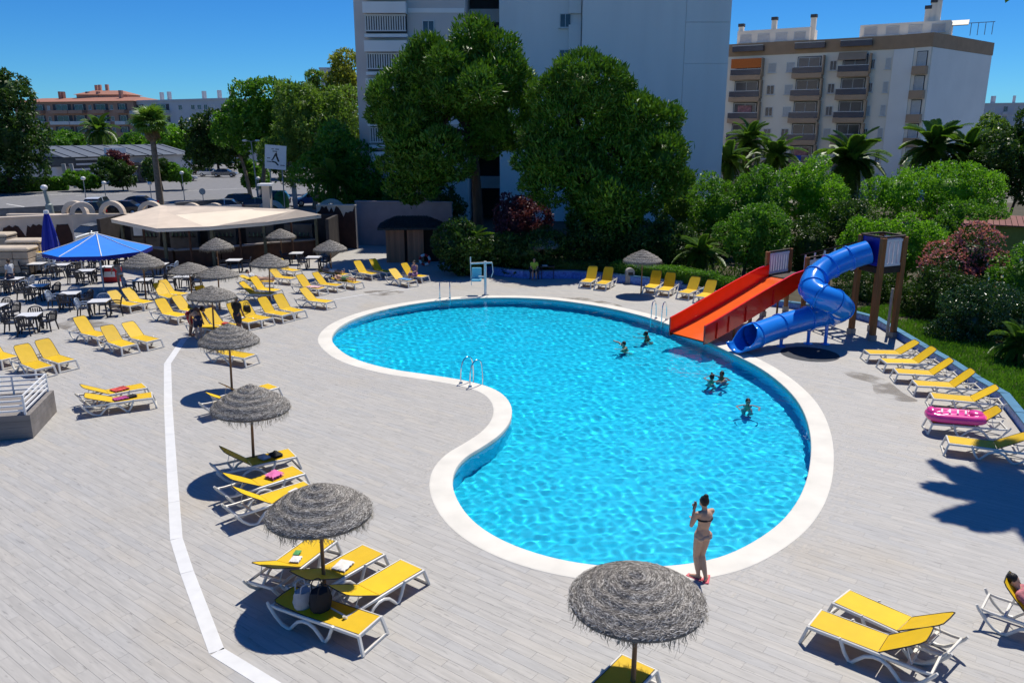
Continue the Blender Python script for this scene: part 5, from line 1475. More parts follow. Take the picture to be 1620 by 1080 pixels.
# left street trees
plant('street_tree', 'large dark tree at the left edge beyond the road', 'tree', [(-45, 45, 92, 200), (-50, 62, 150, 290)], 108, L_dark, 9000, .75, .34, 23, gL, (40, 1.2, 2.4), .4, up=-.1)
plant('street_tree', 'leaning dark street tree beside the fan palm', 'tree', [(292, 345, 178, 262), (330, 400, 165, 262)], 98, L_dark, 8000, .55, .28, 24, gL, (40, .8, 1.6), .28, palebark, basepx=388)
plant('street_tree', 'light green spreading tree behind the sign board', 'tree', [(372, 440, 128, 240), (395, 480, 118, 262), (345, 400, 160, 240)], 92, L_mid, 12000, .5, .26, 25, gL, (60, .8, 1.7), .3, palebark)
plant('street_tree', 'olive brown tree between sign and left pine', 'tree', [(440, 520, 122, 262), (480, 575, 135, 290), (425, 500, 170, 285)], 86, L_gum, 12000, .5, .22, 26, gL, (60, .8, 1.6), .3, palebark)
plant('street_tree', 'tall yellowish tree touching the left edge of the tower', 'tree', [(522, 578, 82, 170), (505, 570, 120, 230)], 92, L_olive, 8000, .5, .22, 27, gL, (40, .8, 1.5), .3, palebark)
plant('street_tree', 'small round gum tree top beside distant white block', 'tree', [(487, 512, 108, 145), (470, 520, 125, 200)], 110, L_gum, 4000, .6, .26, 37, gL, (24, .7, 1.4), .22, palebark)
plant('shade_shrub', 'dark leafy tree mass under the left pine by grey post', 'tree', [(480, 600, 205, 320), (515, 640, 250, 345)], 70, L_mid, 12000, .42, .2, 28, gL, (50, .7, 1.4), .25)
for i, (a, b, t, u, Y, m, lab) in enumerate(((155, 212, 248, 293, 112, L_dark, 'round dark shrub in front of the shop porch'), (233, 262, 253, 286, 112, L_dark, 'narrow dark shrub right of the shop porch'), (258, 300, 264, 283, 114, L_mid, 'low green shrub behind the white car'), (384, 416, 256, 292, 100, L_mid, 'bright green bush at the foot of the sign board'), (108, 155, 278, 293, 112, L_mid, 'low green hedge bush right of the concrete fins'), (176, 205, 245, 275, 114, L_mag, 'reddish shrub top behind the round dark shrub'))):
    plant('street_shrub', lab, 'shrub', [(a, b, t, u)], Y, m, 3000, .5, .26, 40 + i, 'shrubs along the road', (16, .6, 1.1), .1)
for i, (a, b, t, u, Y, m, lab) in enumerate(((90, 140, 219, 246, 165, L_mid, 'tree behind the shop roof, leftmost of its row'), (135, 195, 222, 246, 168, L_gum, 'tree behind the shop roof, second of its row'), (185, 240, 220, 245, 165, L_mid, 'tree behind the shop roof, third of its row'), (232, 300, 214, 245, 160, L_bright, 'bright tree behind the shop roof near fan palm'), (40, 100, 217, 246, 150, L_mid, 'tree behind left end of the shop'), (300, 380, 212, 255, 170, L_dark, 'dark tree in the gap right of the shop'), (262, 300, 206, 240, 158, L_bright, 'yellow green tree right of the fan palm crown'), (-60, 40, 200, 270, 170, L_dark, 'dark tree behind the large left edge tree'), (395, 520, 195, 275, 140, L_dark, 'dark tree mass behind the sign board'))):
    plant('far_tree', lab, 'tree', [(a, b, t, u)], Y, m, 3000, .9, .5, 50 + i, 'trees behind the shops', (18, 1.2, 2.2), .3)
# clipped hedges
def hedge(a, b, h, th, m, label, n=7000, ln=.10, rough=.06):
    A, B = G(*a), G(*b); d = B - A; L_ = d.length; rg = np.random.default_rng(int(L_ * 100)); o = empty('clipped_hedge', A, math.atan2(d.y, d.x), label, 'hedge')
    MB().box((L_ / 2, 0, h / 2), (L_ * .99, th * .86, h * .96)).build('inner_foliage', m, o)
    P = []; Nn = []
    fw = [(L_ * h * 2, 'y'), (L_ * th, 'z'), (th * h * 2, 'x')]; tot = sum(f_[0] for f_ in fw)
    for ar, ax in fw:
        k = int(n * ar / tot); u, v_, s = rg.random(k), rg.random(k), rg.choice([-1, 1], k)
        if ax == 'y': p = np.stack([u * L_, s * th / 2, v_ * h], 1); q = np.stack([0 * s, s, 0 * s], 1)
        elif ax == 'z': p = np.stack([u * L_, (v_ - .5) * th, np.full(k, h)], 1); q = np.tile([0, 0, 1.], (k, 1))
        else: p = np.stack([np.where(s > 0, L_, 0), (u - .5) * th, v_ * h], 1); q = np.stack([s, 0 * s, 0 * s], 1)
        P.append(p); Nn.append(q.astype(float))
    P = np.concatenate(P); Nn = np.concatenate(Nn); P += rg.normal(0, rough, P.shape); P += Nn * (np.sin(P[:, :1] * 2.1) * .06)
    tag(link('leaves', leaf_mesh('leaves', P, Nn, rg, ln, ln * .6), m, o), kind='stuff')
hedge((-40, 306), (106, 300), 1.5, 1.6, L_mid, 'long clipped green hedge beside the road', 5000, .4, .12)
hedge((972, 441), (1132, 461), .95, 1.0, L_mid, 'clipped hedge behind the hedge side loungers', 12000, .11, .05)
hedge((1136, 462), (1166, 468), .8, .9, L_mid, 'short clipped hedge piece next to the red slide', 3000, .11, .05)
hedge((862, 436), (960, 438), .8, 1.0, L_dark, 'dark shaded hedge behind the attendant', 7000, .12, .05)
# garden on the right
SH = [
 ('leafy_bush', 'large light green bush right of the tower wall', [(1088, 1180, 275, 390), (1150, 1240, 262, 370)], 52, L_mid, 14000, .20, .12, (50, .5, 1.0), None),
 ('leafy_bush', 'bright green bush left of the big palm', [(1222, 1335, 255, 345), (1235, 1345, 300, 380)], 55, L_bright, 14000, .20, .11, (50, .5, 1.0), None),
 ('leafy_bush', 'wide bright green bush right of the big palm', [(1365, 1480, 262, 350), (1440, 1570, 258, 350), (1500, 1585, 290, 370)], 56, L_bright, 20000, .20, .11, (70, .5, 1.1), None),
 ('garden_tree', 'small round tree with bare trunk behind the red slide', [(1140, 1242, 322, 412), (1165, 1225, 345, 425)], 43, L_mid, 13000, .17, .10, (45, .4, .8), None),
 ('leafy_bush', 'dark bush in the middle behind the slide platforms', [(1235, 1330, 345, 440), (1300, 1400, 320, 420)], 47, L_dark, 14000, .18, .11, (45, .5, .9), None),
 ('leafy_bush', 'fresh green bush close behind the slide tower top', [(1335, 1420, 345, 430), (1400, 1490, 345, 450)], 42, L_bright, 14000, .17, .10, (45, .4, .8), None),
 ('leafy_bush', 'low dark shrub on the bank behind the slide tower posts', [(1325, 1445, 432, 505)], 38.5, L_dark, 9000, .14, .08, (36, .35, .7), None),
 ('oleander', 'oleander covered in faded pink blossom right of the slide tower', [(1478, 1595, 358, 470), (1465, 1560, 400, 500)], 37, L_dark, 9000, .17, .07, (45, .4, .8), (L_pink, 7000, .11)),
 ('leafy_bush', 'shrub with white blossoms at right edge below the house', [(1560, 1680, 395, 500), (1590, 1720, 430, 560)], 34, L_mid, 11000, .17, .10, (45, .4, .8), (L_white, 160, .16)),
 ('leafy_bush', 'dark shrub just right of the slide tower posts', [(1428, 1550, 410, 545)], 35, L_dark, 15000, .14, .08, (40, .4, .8), None),
 ('glossy_shrub', 'dense glossy small leaved shrub above the kerb loungers', [(1480, 1600, 440, 590), (1540, 1670, 460, 615)], 31, L_gloss, 30000, .11, .07, (50, .35, .75), None),
 ('garden_tree', 'dark tree at right edge behind the wide bush', [(1545, 1640, 185, 310), (1580, 1700, 170, 330)], 66, L_dark, 14000, .34, .2, (50, .7, 1.3), None),
 ('garden_tree', 'yellow green tree beside the end wall of cream apartments', [(1533, 1600, 185, 290)], 76, L_gum, 8000, .36, .2, (36, .6, 1.1), None),
 ('leafy_bush', 'pale green bush at foot of the tower wall', [(1040, 1110, 285, 370)], 56, L_gum, 8000, .2, .12, (30, .5, .9), None),
 ('leafy_bush', 'dark bush in front of the house wall', [(1480, 1580, 325, 400)], 48, L_mid, 9000, .2, .11, (36, .5, .9), None),
 # in the shade of the pines
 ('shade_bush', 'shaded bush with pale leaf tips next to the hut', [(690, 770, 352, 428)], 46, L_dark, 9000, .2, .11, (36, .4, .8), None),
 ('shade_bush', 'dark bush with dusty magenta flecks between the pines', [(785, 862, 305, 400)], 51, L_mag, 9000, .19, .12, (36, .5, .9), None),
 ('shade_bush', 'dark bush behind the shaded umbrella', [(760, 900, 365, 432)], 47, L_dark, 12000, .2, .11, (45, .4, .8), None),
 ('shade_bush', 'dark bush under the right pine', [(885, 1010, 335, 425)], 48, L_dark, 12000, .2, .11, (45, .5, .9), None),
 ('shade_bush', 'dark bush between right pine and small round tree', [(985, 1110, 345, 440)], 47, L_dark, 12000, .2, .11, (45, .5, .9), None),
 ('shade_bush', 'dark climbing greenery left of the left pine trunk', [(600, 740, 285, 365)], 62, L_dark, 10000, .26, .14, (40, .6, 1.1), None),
]
for i, (nm, lab, boxes, Y, m, n, ln, wd, lp_, fl) in enumerate(SH):
    plant(nm, lab, 'tree' if 'tree' in nm else 'shrub', boxes, Y, m, n, ln, wd, 100 + i, gR if 'tree' in nm else gS, lp_, .13 if 'tree' in nm else .07, flowers=fl)

# palms
def frond_mesh(name, L_, nl, lw, droop, seed, fan=False):
    rg = np.random.default_rng(seed); V = []; Fc = []
    ts = np.linspace(0, 1, 14); pts = [np.array([L_ * (t * (1 - .12 * droop * t)), 0, L_ * (.42 * t - (.42 + .5 * droop) * t * t)]) for t in ts]
    def at(t): return np.array([L_ * (t * (1 - .12 * droop * t)), 0, L_ * (.42 * t - (.42 + .5 * droop) * t * t)])
    for a, b, t in zip(pts, pts[1:], ts):
        w = .035 * (1 - t) + .008; i = len(V); V += [a + [0, -w, 0], a + [0, w, 0], b + [0, w * .9, 0], b + [0, -w * .9, 0]]; Fc.append((i, i + 1, i + 2, i + 3))
    for k in range(nl):
        t = .10 + .9 * k / nl
        for s in (-1, 1):
            c = at(t); l = lw * (math.sin(math.pi * min(1, .12 + t * .88)) ** .6) * rg.uniform(.85, 1.1) + .05
            d = np.array([.55 + .35 * t, s * .85, .28 - .55 * droop * rg.uniform(.5, 1)]); d /= np.linalg.norm(d)
            tip = c + d * l + np.array([0, 0, -.12 * l]); sw = np.array([.5, -s * .2, .1]) * .05
            m_ = c + d * l * .5; i = len(V); V += [c - sw * .4, c + sw * .4, m_ + sw, tip, m_ - sw]; Fc += [(i, i + 1, i + 2, i + 4), (i + 4, i + 2, i + 3, i + 3)]
    me = bpy.data.meshes.new(name); me.from_pydata([tuple(v_) for v_ in V], [], [tuple(dict.fromkeys(f_)) for f_ in Fc]); me.update(); return me
FR = [frond_mesh('frond', 1.0, 58, .20, dr, 60 + i) for i, dr in enumerate((.35, .7, 1.1, 1.6))]
def feather_palm(name, label, px, py, Y, rad, n, seed, tr=.3, leafm=L_palm, crown_only=False, group='feather palms'):
    rg = np.random.default_rng(seed); c = AT(px, py, Y); base = Vn((c.x, Y, 0)); o = empty(name, base, 0, label, 'palm', group)
    MB().tube([(0, 0, 0), (.03, 0, c.z * .5), (0, 0, c.z)], [tr * 1.1, tr, tr * 1.2], 12).build('trunk', bark, o, True)
    for k in range(n):
        e_ = k / n; i = min(3, int(e_ * 4)); f_ = link('frond', FR[i], leafm, o, (0, 0, c.z + .15 * (1 - e_)))
        el = R(84 - 96 * e_ + rg.normal() * 7); s = rad * rg.uniform(.85, 1.1); f_.scale = (s, s, s)
        f_.rotation_euler = (rg.normal() * .2, -el + R(22), k * 2.39996 + rg.normal() * .15)
feather_palm('date_palm', 'big palm with wide crown between the bright bushes', 1345, 258, 72, 3.3, 44, 1)
feather_palm('date_palm', 'dark tall palm in front of left balconies', 1186, 226, 84, 2.6, 36, 2)
feather_palm('date_palm', 'palm between the dark tall palm and bright bush', 1226, 252, 76, 2.7, 36, 3)
feather_palm('date_palm', 'palm in front of the cream end wall', 1478, 238, 72, 3.2, 44, 4)
feather_palm('date_palm', 'smaller palm right of the end wall palm', 1528, 246, 72, 2.6, 34, 5)
feather_palm('date_palm', 'palm partly hidden by right edge of tower', 1150, 258, 80, 2.6, 30, 6)
feather_palm('far_palm', 'thin dark feather palm above the shop roof', 157, 208, 150, 3.6, 26, 7, .3)
feather_palm('cycad', 'small cycad in the shade behind the clipped hedge', 1108, 404, 44.5, 1.5, 30, 8, .12)
feather_palm('cycad', 'small palm with pale fronds beside the hut', 742, 396, 46.5, 1.7, 26, 9, .12)
feather_palm('cycad', 'small palm under the left edge of left pine', 527, 285, 66, 2.0, 26, 10, .15)
feather_palm('dry_palm', 'clump of dry brownish fronds at right edge', 1612, 548, 27.5, 1.0, 34, 12, .1, L_dry)
# fan palm on the left
def fan_leaf(seed):
    rg = np.random.default_rng(seed); V = [(0, 0, 0)]; Fc = []
    V += [(0, -.02, 0), (.5, -.012, .0), (.5, .012, 0), (0, .02, 0)]; Fc.append((1, 2, 3, 4))
    for k in range(17):
        a = -1.9 + 3.8 * k / 16; l = .62 * (1 - .12 * abs(a)); b = .10
        i = len(V); c = (.5, 0, 0); m_ = (.5 + l * .55 * math.cos(a), l * .55 * math.sin(a), .03); t = (.5 + l * math.cos(a), l * math.sin(a), -.10 - .12 * rg.random())
        nx, ny = -math.sin(a) * .045, math.cos(a) * .045
        V += [c, (m_[0] + nx, m_[1] + ny, m_[2]), t, (m_[0] - nx, m_[1] - ny, m_[2])]; Fc.append((i, i + 1, i + 2, i + 3))
    me = bpy.data.meshes.new('fan_leaf'); me.from_pydata(V, [], Fc); me.update(); return me
FL = [fan_leaf(1), fan_leaf(2)]; FD = fan_leaf(3)
base = G(254, 323); c = AT(239, 198, base.y); o = empty('fan_palm', base, 0, 'tall leaning fan palm with skirt of dry leaves on the forecourt', 'palm')
cl_ = c - base; MB().tube(spline([(0, 0, 0), (cl_.x * .35, 0, cl_.z * .4), (cl_.x, 0, cl_.z)], 5, False), [.40 - .013 * i for i in range(11)], 12).build('trunk', palebark, o, True)
rg = np.random.default_rng(5)
for k in range(46):
    e_ = k / 46; f_ = link('fan_leaf', FL[k % 2], L_palm, o, tuple(cl_)); s = rg.uniform(1.8, 2.5); f_.scale = (s, s, s); f_.rotation_euler = (rg.normal() * .3, -R(80 - 105 * e_ + rg.normal() * 8), k * 2.4)
for k in range(26):
    f_ = link('dry_leaf', FD, L_dry, o, (cl_.x, 0, cl_.z - .2)); s = rg.uniform(1.2, 1.7); f_.scale = (s, s, s); f_.rotation_euler = (rg.normal() * .3, R(50 + 30 * rg.random()), k * 2.4)
# grass on the garden bank behind the kerb
rg = np.random.default_rng(8); n = 22000; kp = np.array([[p.x, p.y] for p in kerb[9:]]); seg_ = rg.integers(0, len(kp) - 1, n); t = rg.random((n, 1)); q = kp[seg_] * (1 - t) + kp[seg_ + 1] * t
dv = kp[seg_ + 1] - kp[seg_]; nv = np.stack([-dv[:, 1], dv[:, 0]], 1); nv /= np.linalg.norm(nv, axis=1)[:, None]; q = q + nv * (.25 + rg.random((n, 1)) ** 1.3 * 2.8)
P = np.concatenate([q, np.full((n, 1), .20)], 1); N_ = np.tile([0., 0, 1], (n, 1)) + rg.normal(0, .3, (n, 3))
o = link('grass', leaf_mesh('grass', P, N_, rg, .20, .035, .5, .6, .8), L_mid); tag(o, 'short green grass on the garden bank behind the kerb', 'grass', kind='stuff')
rg = np.random.default_rng(9); n = 9000; q = np.stack([rg.uniform(-3, 22, n), rg.uniform(43, 62, n)], 1); q = q[inside_np(q, offset(bed_poly, .0))]; k_ = np.min(np.linalg.norm(q[:, None] - np.array([[p.x, p.y] for p in kerb])[None], axis=2), 1) > .9; q = q[k_]; n = len(q)
P = np.concatenate([q, np.full((n, 1), .22)], 1); N_ = np.tile([0., 0, 1], (n, 1)) + rg.normal(0, .4, (n, 3))
o = link('undergrowth', leaf_mesh('undergrowth', P, N_, rg, .3, .12, .5, .6, .8), L_dark); tag(o, 'dark low undergrowth beneath the pines', 'undergrowth', kind='stuff')
# tall leaning palm just outside the view on the right; its crown shades the deck beside the kerb loungers
rg = np.random.default_rng(31); hp = 13.6; shp = G(1632, 790); cr_ = Vn((shp.x + .24 * hp, shp.y + .47 * hp, hp)); bs_ = Vn((18.2, 22.6, 0)); o = empty('tall_palm', bs_, 0, 'tall leaning palm beyond right edge, known by its shadow on the deck', 'palm')
d_ = cr_ - bs_; MB().tube(spline([(0, 0, 0), (d_.x * .25, d_.y * .3, hp * .45), tuple(d_)], 5, False), [.26 - .008 * i for i in range(11)], 12).build('trunk', palebark, o, True)
for k in range(24):
    e_ = k / 24; f_ = link('frond', FR[min(2, int(e_ * 3))], L_palm, o, tuple(d_)); s = 2.6 * rg.uniform(.85, 1.1); f_.scale = (s, s, s); f_.rotation_euler = (rg.normal() * .2, -R(60 - 62 * e_ + rg.normal() * 6) + R(22), k * 2.39996)

# ------------------------------------------------------------------ people
skin_a = M('skin_tan', (.58, .35, .23), .55, .06, 6, spec=.3); skin_b = M('skin_light', (.50, .29, .19), .55, .06, 6, spec=.3); skin_c = M('skin_brown', (.26, .12, .07), .55, .06, 6, spec=.3)
hair_d = M('dark_hair', (.012, .009, .008), .5, .3, 30, .5, 60); hair_b = M('brown_hair', (.05, .028, .015), .5, .3, 30, .5, 60)
def cloth_mat(name, rgb, var=.1): return M('cloth_' + name, rgb, .85, var, 8, .4, 60)
STAND = dict(head=(0, .02, 1.565), neck=(0, -.005, 1.41), chest=(0, -.01, 1.27), waist=(0, 0, 1.07), pelvis=(0, -.01, .93),
             shl=(-.165, -.01, 1.365), shr=(.165, -.01, 1.365), ell=(-.215, -.03, 1.09), elr=(.215, -.03, 1.09), wrl=(-.225, .06, .86), wrr=(.225, .06, .86),
             hil=(-.085, 0, .89), hir=(.085, 0, .89), knl=(-.09, .03, .48), knr=(.09, .03, .48), anl=(-.09, -.02, .085), anr=(.09, -.02, .085), tol=(-.11, .14, .03), tor=(.11, .14, .03))
def smooth_mesh(o, vox, it=5):
    m = o.modifiers.new('remesh', 'REMESH'); m.mode = 'VOXEL'; m.voxel_size = vox; m.use_smooth_shade = True
    s = o.modifiers.new('smooth', 'SMOOTH'); s.factor = .5; s.iterations = it
def seg(mb, a, b, r0, r1, n=10):
    a, b = Vn(a), Vn(b); mb.tube([a, a.lerp(b, .33), a.lerp(b, .67), b], [r0, r0 * .7 + r1 * .38, r0 * .35 + r1 * .72, r1], n); mb.ball(a, r0, 10, 6); mb.ball(b, r1, 10, 6)
def person(label, loc, rz, pose=None, skin=skin_a, hair=hair_d, wear=(), sc=1.0, vox=.016, hairstyle='short', group=None, rx=0.0, feet=True, cut=None):
    J = dict(STAND); J.update(pose or {}); J = {k: Vn(v_) for k, v_ in J.items()}
    mb = MB()
    def leg(s):
        seg(mb, J['hi' + s], J['kn' + s], .088, .058); seg(mb, J['kn' + s], J['an' + s].lerp(J['kn' + s], .55), .056, .055); seg(mb, J['an' + s].lerp(J['kn' + s], .55), J['an' + s], .055, .034)
        seg(mb, J['an' + s] - Vn((0, 0, .02)), J['to' + s], .036, .028); seg(mb, J['an' + s] - (J['to' + s] - J['an' + s]) * .25 - Vn((0, 0, .045)), J['to' + s], .03, .026)
    def arm(s):
        seg(mb, J['sh' + s], J['el' + s], .046, .037); seg(mb, J['el' + s], J['wr' + s], .036, .025)
        d = (J['wr' + s] - J['el' + s]).normalized(); side = d.cross(Vn((0, 0, 1))); side = side.normalized() if side.length > .1 else Vn((1, 0, 0)); nrm = side.cross(d)
        pc = J['wr' + s] + d * .05; mb.tube([J['wr' + s], pc, J['wr' + s] + d * .085], [.026, .036, .034], 8, flat=.9)
        for i, (o_, l) in enumerate(((-.028, .060), (-.010, .072), (.010, .068), (.027, .052))):
            k0 = J['wr' + s] + d * .08 + side * o_; k1 = k0 + d * l * .55 + nrm * .006; k2 = k1 + d * l * .4 + nrm * .022; mb.tube([k0, k1, k2], [.0095, .009, .0075], 6)
        t0 = J['wr' + s] + d * .03 - side * .03; mb.tube([t0, t0 + d * .03 - side * .022, t0 + d * .055 - side * .022 + nrm * .014], [.012, .0105, .009], 6)
    if cut is None: leg('l'); leg('r')
    arm('l'); arm('r')
    up = (J['chest'] - J['pelvis']).normalized()
    mb.ball(J['pelvis'], (.158, .115, .12), 14, 8); mb.ball(J['waist'], (.118, .088, .14), 14, 8); mb.ball(J['chest'], (.145, .105, .155), 14, 8)
    for s in 'lr': mb.ball(J['hi' + s] + Vn((0, -.035, .02)), (.085, .09, .09), 10, 6); mb.ball(J['sh' + s], .05, 8, 5)
    seg(mb, J['pelvis'], J['waist'], .11, .10, 12); seg(mb, J['waist'], J['chest'], .10, .115, 12); seg(mb, J['shl'], J['shr'], .05, .05); seg(mb, J['chest'], J['neck'], .09, .048); seg(mb, J['neck'], J['head'], .047, .05)
    h = J['head']; mb.ball(h, (.074, .092, .108), 14, 10); mb.ball(h + Vn((0, .055, -.06)), (.05, .045, .05), 10, 6); mb.ball(h + Vn((0, .098, -.012)), (.014, .02, .022), 6, 5)
    for s in (-1, 1): mb.ball(h + Vn((s * .076, 0, -.01)), (.012, .02, .03), 6, 5)
    body = mb.build('person', skin, None, True); smooth_mesh(body, vox)
    body.location = loc; body.rotation_euler = (rx, 0, rz); body.scale = (sc, sc, sc); tag(body, label, 'person', group)
    hm = MB(); hm.ball(h + Vn((0, -.018, .022)), (.084, .094, .105), 14, 10)
    if hairstyle == 'bun': hm.ball(h + Vn((0, -.05, .12)), .052, 10, 6); hm.ball(h + Vn((0, -.045, .07)), .06, 10, 6)
    if hairstyle == 'long': seg(hm, h + Vn((0, -.06, 0)), h + Vn((0, -.09, -.26)), .075, .05)
    ho = hm.build('hair', hair, body, True); smooth_mesh(ho, .014, 3)
    for s in (-1, 1): MB().ball(h + Vn((s * .03, .088, .012)), (.011, .006, .007), 8, 5).build('eye', M('eye', (.02, .015, .012), .2, .1), body, True)
    mb = MB(); mb.ball(h + Vn((0, .098, -.062)), (.022, .008, .008), 8, 5); mb.build('mouth', M('lips', (.35, .10, .09), .5, .05), body, True)
    for nm, m_, kind in wear:
        mb = MB()
        if kind == 'tee':
            seg(mb, J['waist'] - Vn((0, 0, .08)), J['chest'], .125, .135, 14); mb.ball(J['chest'], (.165, .122, .17), 14, 8); mb.ball(J['waist'], (.138, .105, .15), 14, 8); seg(mb, J['shl'], J['shr'], .062, .062)
            for s in 'lr': seg(mb, J['sh' + s], J['sh' + s].lerp(J['el' + s], .55), .062, .056)
        elif kind == 'shorts':
            mb.ball(J['pelvis'], (.172, .13, .125), 14, 8)
            for s in 'lr': seg(mb, J['hi' + s], J['hi' + s].lerp(J['kn' + s], .72), .104, .088)
        elif kind == 'dress':
            seg(mb, J['waist'], J['chest'], .12, .13, 14); mb.ball(J['chest'], (.16, .12, .165), 14, 8); mb.ball(J['pelvis'], (.175, .135, .13), 14, 8); seg(mb, J['pelvis'], J['waist'], .14, .12, 14)
            for s in 'lr': seg(mb, J['hi' + s], J['hi' + s].lerp(J['kn' + s], .9), .108, .095)
        elif kind == 'brief':
            mb.ball(J['pelvis'] + Vn((0, -.01, -.02)), (.166, .125, .068), 14, 8)
            for s in 'lr': mb.ball(J['hi' + s] + Vn((0, -.04, .0)), (.078, .10, .06), 10, 6)
        elif kind == 'bra':
            mb.lathe([(.151, -.018), (.156, 0), (.151, .018)], 20, J['chest'] + Vn((0, 0, -.02)))
            for s in (-1, 1): mb.ball(J['chest'] + Vn((s * .06, .075, .0)), (.055, .045, .05), 10, 6)
            c_ = mb.build(nm, m_, body, True); c_.scale = (1, .76, 1); continue
        c_ = mb.build(nm, m_, body, True); smooth_mesh(c_, vox, 4)
    return body
gW = 'bathers in the water'
w = person('woman in a bikini standing at the pool edge holding a phone to her face', G(1107, 916), R(24),
    dict(knl=(-.075, .06, .48), knr=(.05, .05, .48), anl=(-.02, .02, .085), anr=(.05, -.10, .085), tol=(-.10, .16, .03), tor=(.17, .0, .03), pelvis=(-.02, 0, .93), chest=(.01, -.03, 1.27), head=(.0, .03, 1.56),
         ell=(-.225, .06, 1.12), wrl=(-.13, .12, 1.40), elr=(.175, .12, 1.12), wrr=(-.01, .20, 1.15)), skin_a, hair_d, (('bikini_top', cloth_mat('black', (.02, .02, .022)), 'bra'), ('bikini_bottom', cloth_mat('taupe', (.42, .30, .24)), 'brief')), 1.02, .012, 'bun')
for s, (a, rz_) in (('l', ((-.055, .085, .012), .45)), ('r', ((.105, -.055, .012), -.75))):
    f_ = MB().box((0, 0, 0), (.12, .31, .026)).build('flip_flop', M('pink_rubber', (.72, .14, .16), .6, .06), w, False, a, .01); f_.rotation_euler = (0, 0, rz_)
ph = MB().box((0, 0, 0), (.075, .012, .155)).build('phone', dark_tr, None, bevel=.006); tag(ph, 'dark mobile phone held by the woman at the pool edge', 'phone')
ph.location = w.matrix_basis @ Vn((-.045, .29, 1.46)) if False else Vn(w.location) + Matrix.Rotation(R(24), 3, 'Z') @ Vn((-.135, .125, 1.50)); ph.rotation_euler = (R(15), R(10), R(60))
person('man in grey shirt and dark shorts walking by the pallets', G(21, 463), R(70), dict(knl=(-.09, .16, .49), anl=(-.09, .12, .09), tol=(-.1, .28, .04), wrr=(.24, .2, .92), elr=(.22, .02, 1.1)), skin_b, hair_b, (('shirt', cloth_mat('pale_grey', (.55, .57, .60)), 'tee'), ('shorts', cloth_mat('navy', (.03, .035, .07)), 'shorts')), 1.05)
person('woman in white bikini bottom bending beside the leftmost thatched umbrella', G(193, 460), R(50), dict(chest=(0, .22, 1.20), neck=(0, .34, 1.30), head=(0, .44, 1.38), waist=(0, .06, 1.06), shl=(-.165, .30, 1.25), shr=(.165, .30, 1.25), ell=(-.20, .46, 1.03), elr=(.20, .46, 1.03), wrl=(-.14, .60, .88), wrr=(.14, .60, .88)), skin_a, hair_b, (('bikini_bottom', cloth_mat('white', (.72, .70, .68)), 'brief'), ('bikini_top', cloth_mat('white', (.7, .7, .7)), 'bra')), 1.02, hairstyle='long')
person('bather in black top and shorts carrying a bag near fourth umbrella', G(378, 531), R(-20), dict(knl=(-.09, .10, .48), anr=(.1, -.1, .10), tor=(.11, .05, .03), elr=(.26, -.02, 1.1), wrr=(.30, .05, .88), ell=(-.25, .06, 1.12), wrl=(-.16, .2, 1.05)), skin_c, hair_d, (('vest', cloth_mat('black', (.02, .02, .022)), 'tee'), ('shorts', cloth_mat('black2', (.025, .025, .04)), 'shorts')), 1.0)
BEND = dict(chest=(0, .30, 1.05), neck=(0, .43, 1.08), head=(0, .55, 1.08), waist=(0, .10, 1.00), shl=(-.165, .38, 1.05), shr=(.165, .38, 1.05), ell=(-.20, .45, .80), elr=(.20, .45, .80), wrl=(-.14, .5, .58), wrr=(.14, .5, .58), knl=(-.1, .06, .48), knr=(.1, .06, .48))
person('bather with red shorts bending over beside the umbrella rim', G(302, 532), R(-60), BEND, skin_c, hair_d, (('shorts', cloth_mat('red', (.40, .02, .03)), 'shorts'),), 1.0)
person('bather in dark swimwear bending over under fourth umbrella', G(316, 537), R(40), BEND, skin_a, hair_d, (('swimsuit', cloth_mat('dark_blue', (.02, .025, .06)), 'shorts'),), .95)
SIT = dict(pelvis=(0, 0, .46), waist=(0, -.02, .60), chest=(0, -.0, .80), neck=(0, .02, .95), head=(0, .06, 1.10), shl=(-.165, 0, .90), shr=(.165, 0, .90), ell=(-.2, .12, .66), elr=(.2, .12, .66), wrl=(-.1, .34, .60), wrr=(.1, .34, .60),
           hil=(-.085, .02, .44), hir=(.085, .02, .44), knl=(-.1, .42, .46), knr=(.1, .42, .46), anl=(-.1, .44, .09), anr=(.1, .44, .09), tol=(-.11, .60, .03), tor=(.11, .60, .03))
person('person in purple patterned dress sitting on a shaded lounger', G(657, 446), R(150), SIT, skin_b, hair_d, (('dress', cloth_mat('purple', (.30, .16, .30), .4), 'dress'),), 1.0)
person('attendant in yellow green shirt sitting by the shaded umbrella', G(845, 441), R(180), SIT, skin_b, hair_d, (('shirt', cloth_mat('lime', (.42, .55, .05)), 'tee'), ('shorts', cloth_mat('black3', (.02, .02, .03)), 'shorts')), 1.0)
chair(G(845, 440.5), R(180), 'dark armchair the attendant sits on', navy)
p = G(866, 440); o = empty('side_table', p, 0, 'small dark table beside the attendant with white papers', 'table'); MB().box((0, 0, .70), (.8, .6, .04)).build('table_top', navy, o); 
for sx in (-1, 1):
    for sy in (-1, 1): MB().tube([(sx * .34, sy * .24, 0), (sx * .34, sy * .24, .7)], .02, 6).build('leg', navy, o)
tag(MB().box((p.x - .15, p.y, .735), (.3, .22, .03)).build('papers', whitep), 'white papers lying on the small dark table', 'papers')
